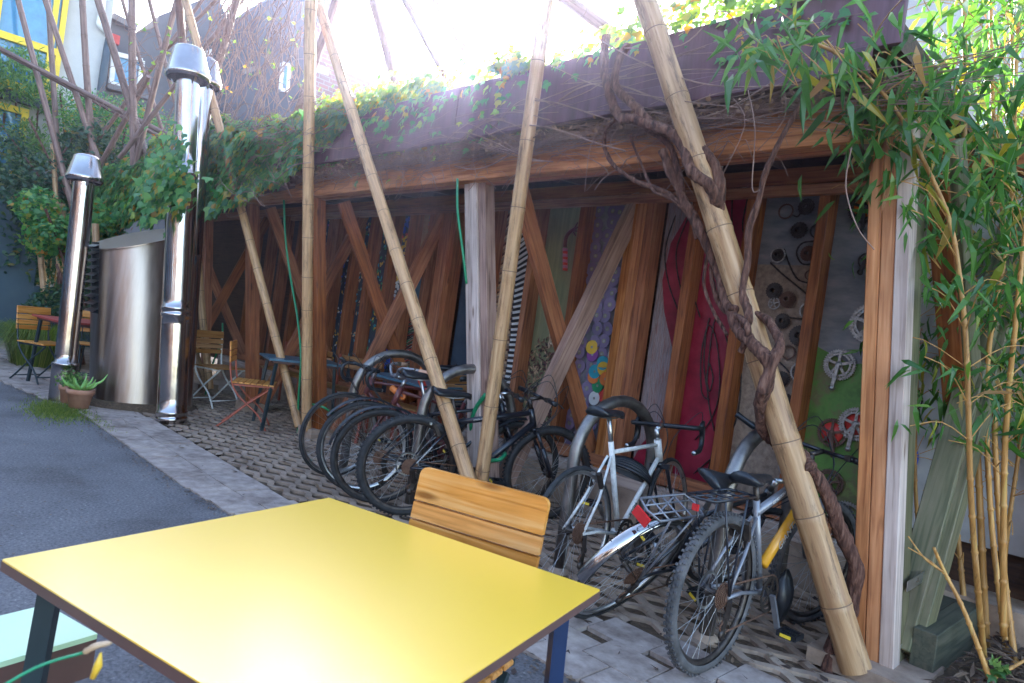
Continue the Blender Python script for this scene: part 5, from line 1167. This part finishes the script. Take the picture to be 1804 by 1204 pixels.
# ------------------------------------------------------------------ ivy on the roof edge
iv=empty('ivy',(-7.5,3.0,2.3),'thick green ivy with yellow leaves growing over the left roof edge of the shelter','ivy')
def lerp(tab,x):
    for (a,b),(c,d) in zip(tab,tab[1:]):
        if a<=x<=c: return b+(d-b)*(x-a)/(c-a)
    return tab[0][1] if x<tab[0][0] else tab[-1][1]
ztop=[(-14.5,3.35),(-11.6,3.4),(-9.7,3.42),(-8.6,3.5),(-7.6,3.4),(-7.0,3.30),(-6.4,3.28),(-5.9,3.25),(-5.4,3.2)]
zbot=[(-14.5,2.0),(-12.7,2.1),(-10.3,2.02),(-8.7,2.2),(-7.6,2.14),(-7.0,2.28),(-6.5,2.45),(-6.0,2.7),(-5.6,3.0)]
mb=MB(); ms=MB().mat('ivy_sun_tinted'); mb.mat('ivy_leaf')
rr=random.Random(5)
for i in range(24000):
    x=-5.6-(rr.random()**1.15)*8.6; t=ztop and lerp(ztop,x); bo=lerp(zbot,x); a=rr.uniform(-.75,2.2)   # angle round the mass, -Y face to the top
    cz=(t+bo)/2; hz=(t-bo)/2; cy=3.30; hy=(.42+.16*min(1,max(0,(-6.6-x)*2)))*min(1,(-5.3-x)*.8+.4)
    lump=.85+.32*noise.noise(Vector((x*2.6,a*1.5,0)))+.15*noise.noise(Vector((x*8,a*4,3)))
    if noise.noise(Vector((x*3.1,a*2.2,8)))<-.32 and rr.random()<.8: continue
    k=rr.choice([1,1,.93,.86])*lump
    if a<.0: z=cz-hz*min(1,(-a)/.75*1.0)*lump; y=cy-hy*k
    else: z=cz+hz*math.sin(min(a,1.57))*k; y=cy-hy*math.cos(a)*k
    q=Vector((x,y,z)); out=Vector((0,-math.cos(a),math.sin(max(a,0)))); 
    d=(Vector((rr.gauss(0,.5),-.35,-1+rr.gauss(0,.4)))); nrm=out+rv(.45)
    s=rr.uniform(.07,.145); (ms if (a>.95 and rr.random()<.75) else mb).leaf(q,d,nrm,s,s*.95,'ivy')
for i in range(10500):   # sprays trailing along the fascia top, to the right
    x=-6.3+(rr.random()**1.3)*3.2; z=3.07+abs(rr.gauss(0,.09))*(1.25-(x+6.3)*.2); 
    if rr.random()<.25: z=3.07-abs(rr.gauss(0,.17))
    y=3.04+rr.uniform(-.04,.35)
    if noise.noise(Vector((x*3,z*5,1)))<-.1: continue
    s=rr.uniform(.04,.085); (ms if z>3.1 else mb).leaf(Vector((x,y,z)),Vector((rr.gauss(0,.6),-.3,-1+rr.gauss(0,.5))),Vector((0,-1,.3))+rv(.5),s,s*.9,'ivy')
for cx,cz,n_,sp in ((-2.55,3.12,150,.22),(-2.0,3.16,260,.3),(-1.5,3.12,200,.25),(-3.1,3.1,120,.2),(-1.45,2.95,60,.14),(-1.75,2.85,20,.12)):
    for i in range(n_):
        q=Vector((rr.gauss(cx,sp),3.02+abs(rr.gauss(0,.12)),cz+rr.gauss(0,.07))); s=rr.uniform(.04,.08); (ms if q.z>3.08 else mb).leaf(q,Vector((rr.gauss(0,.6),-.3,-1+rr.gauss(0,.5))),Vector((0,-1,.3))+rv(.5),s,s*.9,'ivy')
for cpx,cpy,n_,sp in ((318,318,120,.13),(300,350,120,.12),(335,270,60,.10),(345,345,110,.12)):
    c=nearD(cpx,cpy,pb_)-FWD*.28
    for i in range(n_):
        q=c+Vector((rr.gauss(0,sp),rr.gauss(0,sp*.5),rr.gauss(0,sp))); s_=rr.uniform(.06,.11); mb.leaf(q,Vector((rr.gauss(0,.5),-.3,-1+rr.gauss(0,.4))),Vector((.5,-1,.3))+rv(.5),s_,s_*.95,'ivy')
lv=build(mb,'leaves',iv); build(ms,'sun_tinted_leaves',iv); lv['kind']='stuff'
mb=MB()
def tang2(n,x0,x1,mt,r):
    mb.mat(mt)
    for i in range(n):
        x=rr.uniform(x0,x1); t=lerp(ztop,x); b=lerp(zbot,x); z=rr.uniform(b,t); y=rr.uniform(2.82,2.95); s=rr.choice((-1,1)); L=rr.uniform(.3,1.1); P=[]
        for k in range(6):
            u=k/5; P.append(Vector((x+s*L*u,y-.06*math.sin(u*3)+.05*noise.noise(Vector((i,u*2,0))),z+.25*noise.noise(Vector((i*1.7,u*1.5,2)))-.12*u)))
        mb.tube(cr(P,3),rr.choice(r),4,caps=False)
tang2(150,-9,-6.0,'twig',[.002,.003,.004])
mb.mat('dark_wood'); mb.prism([(XL,3.05,2.25),(XL,3.05,3.15),(-6.7,3.05,3.1),(-6.7,3.05,2.5)],(0,.25,0))  # dark slab added behind the leaves to close the gaps, not a stem
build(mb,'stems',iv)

# ------------------------------------------------------------------ bamboo plants at the right
def bleaf_spray(mb,c,n,sp,L=(.12,.23),down=.75,rnd=None):
    rnd=rnd or random
    for i in range(n):
        q=Vector(c)+Vector((rnd.gauss(0,sp),rnd.gauss(0,sp),rnd.gauss(0,sp*.8))); l=rnd.uniform(*L); d=Vector((rnd.gauss(0,.55),rnd.gauss(0,.55),-down+rnd.gauss(0,.4))); mb.leaf(q,d,rv()+Vector((0,-.6,.4)),l,l*.16,'bam')
rr=random.Random(11)
def culm(par,P,r,node=.17,mt='bamboo_live'):
    Q=cr([Vector(p) for p in P],8); L=[0]
    for a,b in zip(Q,Q[1:]): L.append(L[-1]+(b-a).length)
    T=L[-1]; out=[]; rs=[]; z=0; marks=[]
    q=.05
    while q<T: marks.append(q); q+=node*rr.uniform(.85,1.2)
    def at(s):
        for i in range(len(L)-1):
            if L[i]<=s<=L[i+1]: return Q[i]+(Q[i+1]-Q[i])*((s-L[i])/max(1e-6,L[i+1]-L[i]))
        return Q[-1]
    S=sorted([(s,0) for s in L]+[(m+e,f) for m in marks for e,f in ((-.012,1),(0,2),(.006,3),(.012,1)) if 0<m+e<T])
    mb=MB().mat(mt); mb.tube([at(s) for s,_ in S],[r*(1-.45*s/T)*{0:1,1:.98,2:1.28,3:1.05}[f] for s,f in S],10); build(mb,'culm',par); return at,T
plants=[]
def bplant(label,base,culms,sprays,near=True):
    root=empty('bamboo_plant',base,label,'bamboo plant','live bamboo plants at the right'); ml=MB().mat('bamboo_leaf'); mt_=MB().mat('bamboo_live')
    for P,r in culms:
        at,T=culm(root,P,r*.85)
        k=T*.35
        while k<T:
            p=at(k)
            for j in range(2):
                a=rr.uniform(0,6.283); L=rr.uniform(.15,.4); e=p+Vector((math.cos(a)*L,math.sin(a)*L,rr.uniform(.0,.2))); mid_=(p+e)/2+Vector((0,0,.05)); mt_.tube(cr([p,mid_,e],3),.0025,4,caps=False)
                if p.z>1.0: bleaf_spray(ml,e,rr.randint(4,8),.06,(.09,.17),rnd=rr); bleaf_spray(ml,mid_,3,.05,(.08,.14),rnd=rr)
            k+=.16
    for c,n_,sp in sprays:
        bleaf_spray(ml,c,n_,sp,rnd=rr)
        for j in range(max(2,n_//9)): e=Vector(c)+Vector((rr.gauss(0,sp),rr.gauss(0,sp),rr.gauss(0,sp))); mt_.tube(cr([Vector(c)+Vector((.1,.1,-.1)),(Vector(c)+e)/2+rv(.03),e],3),.0022,4,caps=False)
    lv=build(ml,'leaves',root); lv['kind']='stuff'; tag(build(mt_,'twigs',root),kind='stuff')
def G(px,py,d): return GD(px,py,d)
B1=G(1735,1190,3.3); 
bplant('bamboo with golden stems nearest the corner post, arching over it',B1,
 [([G(1735,1175,3.15),G(1712,900,3.0),G(1703,624,2.95),G(1690,485,2.95),G(1672,387,2.95),G(1630,290,2.95),G(1575,190,2.95),G(1500,110,2.9),G(1420,70,2.8)],.016),
  ([G(1740,1185,3.5),G(1720,760,3.55),G(1700,400,3.5),G(1700,100,3.5),G(1695,-150,3.5)],.021),
  ([G(1625,1010,3.9),G(1612,830,3.9),G(1618,560,3.9),G(1610,420,3.8)],.014)],
 [(G(1580,90,2.95),26,.10),(G(1560,150,3.0),46,.11),(G(1600,190,3.0),40,.10),(G(1540,200,3.0),26,.08),(G(1590,250,3.0),24,.09),(G(1600,330,3.05),14,.08),(G(1640,230,3.1),34,.13),(G(1440,70,2.75),11,.08),(G(1480,105,2.7),14,.07),(G(1420,100,2.7),9,.06),(G(1340,65,2.75),18,.07),(G(1350,100,2.7),10,.05),(G(1405,30,2.75),8,.06),(G(1660,300,3.1),22,.12),(G(1640,420,3.1),10,.08),(G(1610,430,3.2),8,.07),(G(1500,330,3.4),10,.12)])
bplant('bamboo with orange stems in the middle of the clump at the right',G(1765,1150,3.4),
 [([G(1775,1160,3.4),G(1745,900,3.5),G(1740,640,3.5),G(1780,380,3.5),G(1790,120,3.5),G(1800,-100,3.5)],.017),
  ([G(1768,1120,3.1),G(1770,800,3.1),G(1790,560,3.0),G(1815,330,3.0)],.018),
  ([G(1790,1180,3.3),G(1764,960,3.5),G(1752,700,3.6),G(1768,420,3.7),G(1750,200,3.7),G(1745,-50,3.7)],.018),
  ([G(1700,1080,3.6),G(1682,900,3.7),G(1660,830,3.7)],.018),([G(1735,1110,3.9),G(1728,900,3.9),G(1722,700,3.9),G(1712,420,3.9)],.016),([G(1755,1140,3.7),G(1775,940,3.6),G(1800,760,3.6),G(1830,500,3.5)],.015),([G(1720,1090,3.8),G(1712,900,3.9),G(1690,720,4.0)],.014)],
 [(G(1700,120,3.2),30,.15),(G(1720,220,3.2),34,.15),(G(1760,160,3.2),34,.16),(G(1780,280,3.1),30,.15),(G(1700,330,3.3),26,.14),(G(1750,400,3.2),26,.14),(G(1790,60,3.1),34,.16),(G(1650,60,3.3),26,.13),(G(1780,480,3.2),18,.12),(G(1720,500,3.4),14,.12),(G(1700,20,3.3),26,.15),(G(1795,690,3.1),10,.08),(G(1740,780,3.3),6,.05)])
bplant('bamboo with brown stems furthest back at the right edge',G(1800,1100,4.2),
 [([G(1790,1080,4.3),G(1800,700,4.3),G(1795,400,4.3),G(1780,0,4.2)],.022),([G(1745,1050,4.4),G(1762,760,4.4),G(1790,420,4.4)],.018),([G(1720,1000,4.2),G(1715,760,4.3),G(1735,500,4.4),G(1740,200,4.4)],.018),([G(1830,1080,3.6),G(1818,760,3.6),G(1835,300,3.5)],.022)],
 [(G(1760,560,3.9),26,.18),(G(1730,300,4.0),60,.24),(G(1790,200,4.0),70,.26),(G(1700,180,4.1),50,.2),(G(1740,60,4.1),70,.27),(G(1690,420,4.2),40,.2),(G(1790,400,4.2),50,.22),(G(1660,350,4.2),22,.16),(G(1680,480,4.2),16,.14)])
# yellow broken stems low at the corner
yb=empty('bamboo_plant',G(1755,1200,3.0),'low broken yellow bamboo stem leaning across the sleepers','bamboo plant','live bamboo plants at the right')
culm(yb,[G(1745,1200,2.9),G(1700,1080,2.95),G(1665,1010,3.0),G(1645,965,3.0)],.012,.09,'bamboo_live'); culm(yb,[G(1665,1010,3.0),G(1630,985,3.0),G(1600,945,3.0)],.005,.06); culm(yb,[G(1750,1195,2.9),G(1780,1178,2.95),G(1830,1150,3.0)],.009,.08); culm(yb,[G(1672,1020,3.0),G(1640,990,3.0),G(1600,965,3.0)],.004,.06)
mb=MB().mat('pale_leaf'); c=G(1760,1182,2.9)
for i in range(26): mb.leaf(c+rv(.03),rv(),Vector((0,0,1))+rv(.5),.05,.04,'ivy')
tag(origin(mb,'weed',c),'small bright green weed on the litter at the lower right','weed')

# ------------------------------------------------------------------ trees and hedge at the left
def crown(mb,c,rad_,n,L,W,kind,rnd,lumps=9,hang=0):
    c=Vector(c); cs=[(c+Vector((rnd.uniform(-.75,.75)*rad_[0],rnd.uniform(-.75,.75)*rad_[1],rnd.uniform(-.75,.75)*rad_[2])),rnd.uniform(.3,.55)) for _ in range(lumps)]
    for i in range(n):
        o,s=cs[i%lumps]; v=Vector((rnd.gauss(0,1),rnd.gauss(0,1),rnd.gauss(0,1))).normalized()*rnd.uniform(.6,1.05)
        q=o+Vector((v.x*rad_[0],v.y*rad_[1],v.z*rad_[2]))*s; d=Vector((rnd.gauss(0,1),rnd.gauss(0,1),rnd.gauss(0,.7)-hang)); l=L*rnd.uniform(.6,1.2); mb.leaf(q,d,v+Vector((0,0,.5))+rv(.5),l,l*W,kind)
def tree(label,base,c,rad_,n,L,W,kind,mt,cat='tree',name='tree',lumps=11,trunk=.05,hang=0):
    root=empty(name,base,label,cat,'trees and bushes at the left'); mb=MB().mat(mt); rnd=random.Random(hash(label)%1000 if False else len(label)*7+n%13)
    crown(mb,c,rad_,n,L,W,kind,rnd,lumps,hang); q=build(mb,'crown',root); q['kind']='stuff'
    mb=MB().mat('bark'); b=Vector(base); c=Vector(c); mb.tube(cr([b,b+(c-b)*.5+rv(.08),c],4),[trunk*(1-.5*i/9) for i in range(9)],8)
    for i in range(5): mb.tube(cr([b+(c-b)*.6,(b+c)/2+Vector((rnd.uniform(-.5,.5)*rad_[0],rnd.uniform(-.5,.5)*rad_[1],rad_[2]*.5)),c+Vector((rnd.uniform(-.7,.7)*rad_[0],rnd.uniform(-.7,.7)*rad_[1],rad_[2]*.5))],4),trunk*.35,6)
    build(mb,'trunk',root)
def onG(px,py,d): p=GD(px,py,d); return Vector((p.x,p.y,0))
tree('dense dark evergreen bush behind the red table at the left',onG(60,500,13),GD(40,350,13),(2.0,1.6,1.5),15000,.13,.45,'bam','hedge_leaf',hang=.3,lumps=16)
tree('dark evergreen bush filling the gap left of the capped pipe',onG(120,500,11.5),GD(110,290,11.8),(1.4,1.2,1.0),10000,.10,.55,'b','hedge_leaf',lumps=14)
tree('pale green feathery shrub in front of the yellow window',onG(100,500,13.5),GD(118,215,13.3),(1.2,1.0,.9),3600,.13,.2,'bam','pale_leaf',hang=.4,lumps=9)
tree('blue green drooping bamboo at the far left edge',onG(10,500,13),GD(8,200,12.6),(1.1,.9,1.1),4200,.16,.18,'bam','pale_leaf',hang=.8,lumps=9)
tree('brownish thorny shrub behind the ivy and the leaning poles',onG(200,400,12.5),GD(200,238,12.2),(1.3,1.0,.6),5000,.07,.6,'b','ivy_leaf',lumps=12)
tree('round leafy laurel bush behind the lower chimney pipe',onG(140,620,9.8),GD(135,505,9.8),(.55,.5,.55),3600,.09,.42,'bam','hedge_leaf',lumps=8,cat='bush',name='bush')
tree('glossy green bush hanging beside the drum louvres',onG(150,600,9.9),GD(120,415,10),(.9,.6,.55),4200,.09,.9,'ivy','ivy_leaf',lumps=9,cat='bush',name='bush')
tree('green bush rising behind the tall pipe cap',onG(330,400,9.5),GD(330,235,9.3),(.5,.4,.35),900,.07,.9,'ivy','ivy_sun_tinted',lumps=6,cat='bush',name='bush')
# dark bamboo stems and ferns in the shade
dk=empty('bamboo_plant',onG(50,640,12.5),'dark slender bamboo stems in the shade at the far left','bamboo plant','trees and bushes at the left')
for i in range(12): x=rr.uniform(30,105); culm(dk,[GD(60+(x-60)*.6,625,12.4),GD(x,520,12.4),GD(x+(x-70)*.6,400,12.4)],.016,.25)
mb=MB().mat('hedge_leaf'); crown(mb,GD(40,430,12.3),(1.0,.9,.6),2400,.2,.14,'bam',rr,8,.5); build(mb,'leaves',dk)
grassclump(Vector((-8.3,2.55,0)),500,.4,'small grass clump growing behind the lower pipe','grass_blade',.2)

# ------------------------------------------------------------------ buildings
def wallX(px_poly,x,mt,par,th=3.,name='wall'):
    P=[GX(a,b,x) for a,b in px_poly]; mb=MB().mat(mt); mb.prism(P,(-th,0,0)); return build(mb,name,par)
ba=empty('house',(-17,0,0),'pale rendered house with a big yellow framed window and black downpipe','house','houses behind the yard')
x=-16.; yA1=GX(188,100,x).y
mb=MB().mat('render_grey'); mb.prism([(x,-9,0),(x,yA1,0),(x,yA1,9.5),(x,-9,9.5)],(-6,0,0)); build(mb,'wall',ba)
# window: frame bars in plane
w0=GX(98,145,x+.06); w1=GX(127,6,x+.06); yr=(w0.y+w1.y)/2; zt=7.25; zb=4.62; yl=yr-4.2
mb=MB().mat('glass'); mb.prism([(x+.02,yl,zb),(x+.02,yr,zb),(x+.02,yr,zt),(x+.02,yl,zt)],(.01,0,0)); wn=build(mb,'window',ba)
mb=MB().mat('yellow_frame'); X0=x+.05
def hb2(z,w_=.11): mb.box((X0,(yl+yr)/2,z),(.12,yr-yl,w_))
def vb2(y,w_=.11): mb.box((X0+.003,y,(zb+zt)/2),(.125,w_,zt-zb))
hb2(zb,.16); hb2(zt,.16); hb2(GX(60,82,x).z,.13)
for q in (yr-.06,yr-.2): vb2(q,.09)
for k in range(1,6): vb2(yr-.12-.95*k,.13)
build(mb,'window_frame',wn)
mb=MB().mat('pipe_black'); mb.box((X0,(yl+yr)/2,zb-.2),(.2,yr-yl,.16)); build(mb,'window_sill',wn); mb=MB().mat('pipe_black'); mb.box((X0,(yl+yr)/2,zt+.15),(.2,yr-yl+.1,.13)); build(mb,'lintel',wn)
mb=MB().mat('glass'); mb.prism([(x+.02,yl,1.8),(x+.02,yr-.4,1.8),(x+.02,yr-.4,4.2),(x+.02,yl,4.2)],(.01,0,0)); wn=build(mb,'window',ba)
mb=MB().mat('yellow_frame')
for z in (1.8,3.0,4.2): mb.box((X0,(yl+yr-.4)/2,z),(.12,yr-.4-yl,.12))
for k in range(6): mb.box((X0+.003,yr-.45-.9*k,3.0),(.125,.11,2.4))
build(mb,'window_frame',wn)
mb=MB().mat('pipe_black'); pp=[GX(192,70,x+.1),GX(185,110,x+.1),GX(172,200,x+.1),GX(165,260,x+.1)]; mb.tube(pp,.07,8); mb.mat('white_trim'); mb.tube(cr([GX(182,-10,x+.1),GX(178,30,x+.1),GX(176,44,x+.1),GX(188,56,x+.1),GX(190,64,x+.1)],4),.06,8); build(mb,'downpipe',ba)
hbld=empty('house',(-20,5,0),'grey rendered house with a sash window and gabled parapet','house','houses behind the yard')
x=-18.
wallX([(165,300),(190,60),(200,33),(234,50),(238,58),(276,47),(280,28),(320,12),(383,-10),(402,38),(412,60),(400,520),(165,560)],x,'render_blue',hbld,4)
mb=MB().mat('white_trim'); P=[GX(a,b,x+.03) for a,b in [(200,95),(250,108),(243,160),(195,148)]]
def quadframe(P,wd_,mt,par,nm='window_frame'):
    mb=MB().mat(mt)
    for a,b in zip(P,P[1:]+P[:1]): mb.bar(a,b,wd_,wd_,up=(1,0,0))
    return build(mb,nm,par)
mb=MB().mat('glass'); mb.prism(P,(-.02,0,0)); wq=build(mb,'window',hbld); quadframe([p+Vector((.02,0,0)) for p in P],.10,'white_trim',wq)
mb=MB().mat('slate'); mb.bar(GX(188,152,x+.1),GX(262,172,x+.1),.2,.12); build(mb,'sill',hbld); mb=MB().mat('slate'); mb.bar(GX(196,30,x+.05),GX(238,52,x+.05),.3,.14); build(mb,'gutter',hbld)
mb=MB().mat('red_paint'); mb.box(GX(203,70,x+.1),(.1,.16,.2)); build(mb,'alarm_box',hbld); mb=MB().mat('white_trim'); mb.bar(GX(365,95,x+.3),GX(382,88,x+.3),.12,.12); build(mb,'wall_lamp',hbld)
hc_=empty('house',(-19,8,0),'tall slate grey gable house with brick back and white chimney end','house','houses behind the yard')
x=-17.
wallX([(380,500),(392,60),(400,46),(425,35),(440,18),(480,-2),(500,-20),(575,-20),(600,20),(625,72),(610,500)],x,'render_dark',hc_,2.5)
wallX([(540,330),(545,70),(560,40),(590,52),(628,80),(660,95),(662,330)],x+.25,'brick',hc_,2.5,'brick_wall')
wallX([(655,330),(655,103),(672,106),(694,128),(702,145),(700,330)],x+.2,'white_panel',hc_,2.0,'brick_wall')
mb=MB().mat('slate'); Q=[GX(a,b,x+.3) for a,b in [(575,-8),(590,18),(625,74),(655,92),(694,124)]]; mb.tube(Q,.09,6); build(mb,'coping',hc_)
mb=MB().mat('white_trim'); P=[GX(a,b,x+.3) for a,b in [(560,114),(580,120),(579,133),(559,127)]]; mb.prism(P,(-.04,0,0)); build(mb,'vent',hc_)
for P4 in ([(497,112),(509,115),(506,160),(494,158)],):
    P=[GX(a,b,x+.03) for a,b in P4]; mb=MB().mat('glass'); mb.prism(P,(-.02,0,0)); wq=build(mb,'window',hc_); quadframe(P,.08,'white_trim',wq)
mb=MB().mat('slate'); mb.bar(GX(425,128,x+.1),GX(448,121,x+.1),.12,.1); build(mb,'sill',hc_)
hd_=empty('house',(-16,11,0),'low slate roofed outbuilding peeping over the ivy left of the sun','house','houses behind the yard')
wallX([(690,330),(688,130),(716,106),(760,138),(770,150),(770,330)],-16.6,'slate',hd_,3,'roof')
mb=MB().mat('white_trim'); mb.tube([GX(a,b,-16.5) for a,b in [(690,128),(716,105),(762,139)]],.05,6); build(mb,'verge',hd_)
ho=empty('house',(-4,-9,0),'unseen brick house added behind the camera for the steel pipes to reflect','house','houses behind the yard')  # out of view, added to give the steel pipes contrast in their reflections
mb=MB().mat('old_brick'); mb.prism([(-26,-9,0),(9,-9,0),(9,-9,6.5),(-26,-9,6.5)],(0,-5,0)); build(mb,'wall',ho)
for i in range(9):
    for z in (1.0,3.9):
        mb=MB().mat('glass'); mb.box((-24+3.7*i,-8.98,z+.8),(1.3,.06,1.6)); wq=build(mb,'window',ho); mb=MB().mat('white_trim')
        for a,b_,c_,d_ in ((-.65,0,.1,1.7),(.65,0,.1,1.7),(0,-.8,1.4,.1),(0,.8,1.4,.1),(0,0,.06,1.6)): mb.box((-24+3.7*i+a,-8.93-.002*abs(b_),z+.8+b_),(c_,.08,d_))
        build(mb,'window_frame',wq)
# shaded boundary wall far left, closes the yard
bw=empty('yard_wall',(-14.5,0,0),'dark teal painted yard wall in deep shade at the far left','wall')
mb=MB().mat('teal_wall'); mb.prism([(-14.3,-7,0),(-14.3,2.35,0),(-14.3,2.35,2.6),(-14.3,-7,2.6)],(-.25,0,0)); build(mb,'render',bw)
mb=MB().mat('teal_wall'); mb.prism([(-14.28,2.35,0),(-14.28,5,0),(-14.28,5,1.0),(-14.28,2.35,1.0)],(-.2,0,0)); build(mb,'low_wall',bw)
# white and grey building behind the bamboo at the right
br=empty('house',(.3,6.5,0),'pale corrugated building seen through the bamboo at the upper right','building')
mb=MB().mat('white_panel'); mb.prism([(-2.2,6.4,2.3),(4,6.4,2.3),(4,6.4,4.3),(.9,6.4,4.5),(-.2,6.4,5.0),(-2.2,6.4,5.0)],(0,4,0)); build(mb,'upper_wall',br)
mb=MB().mat('white_trim')
for i in range(30): mb.box((-2.0+.19*i,6.38,3.3),(.05,.04,1.9))
build(mb,'rib',br)
mb=MB().mat('teal_wall'); mb.prism([(-.15,5.6,0),(4,5.6,0),(4,5.6,2.5),(-.15,5.6,2.5)],(0,.2,0)); build(mb,'lower_wall',br)
mb=MB().mat('dark_wood'); mb.box((-.18,5.5,1.2),(.12,.12,2.4)); build(mb,'corner_post',br)

# ------------------------------------------------------------------ air: thin volume added to imitate the lens veil and sun glow
m=bpy.data.materials.new('veil_haze'); m.use_nodes=True; t=m.node_tree; t.nodes.clear(); o=N(t,'ShaderNodeOutputMaterial'); pv=N(t,'ShaderNodeVolumePrincipled')
pv.inputs['Color'].default_value=(.62,.66,1.,1); pv.inputs['Density'].default_value=.0022; pv.inputs['Anisotropy'].default_value=.83; t.links.new(pv.outputs[0],o.inputs['Volume']); MAT['veil_haze']=m
mb=MB().mat('veil_haze'); mb.box((-8,8,6),(36,40,16)); tag(build(mb,'veil_haze'),kind='stuff')
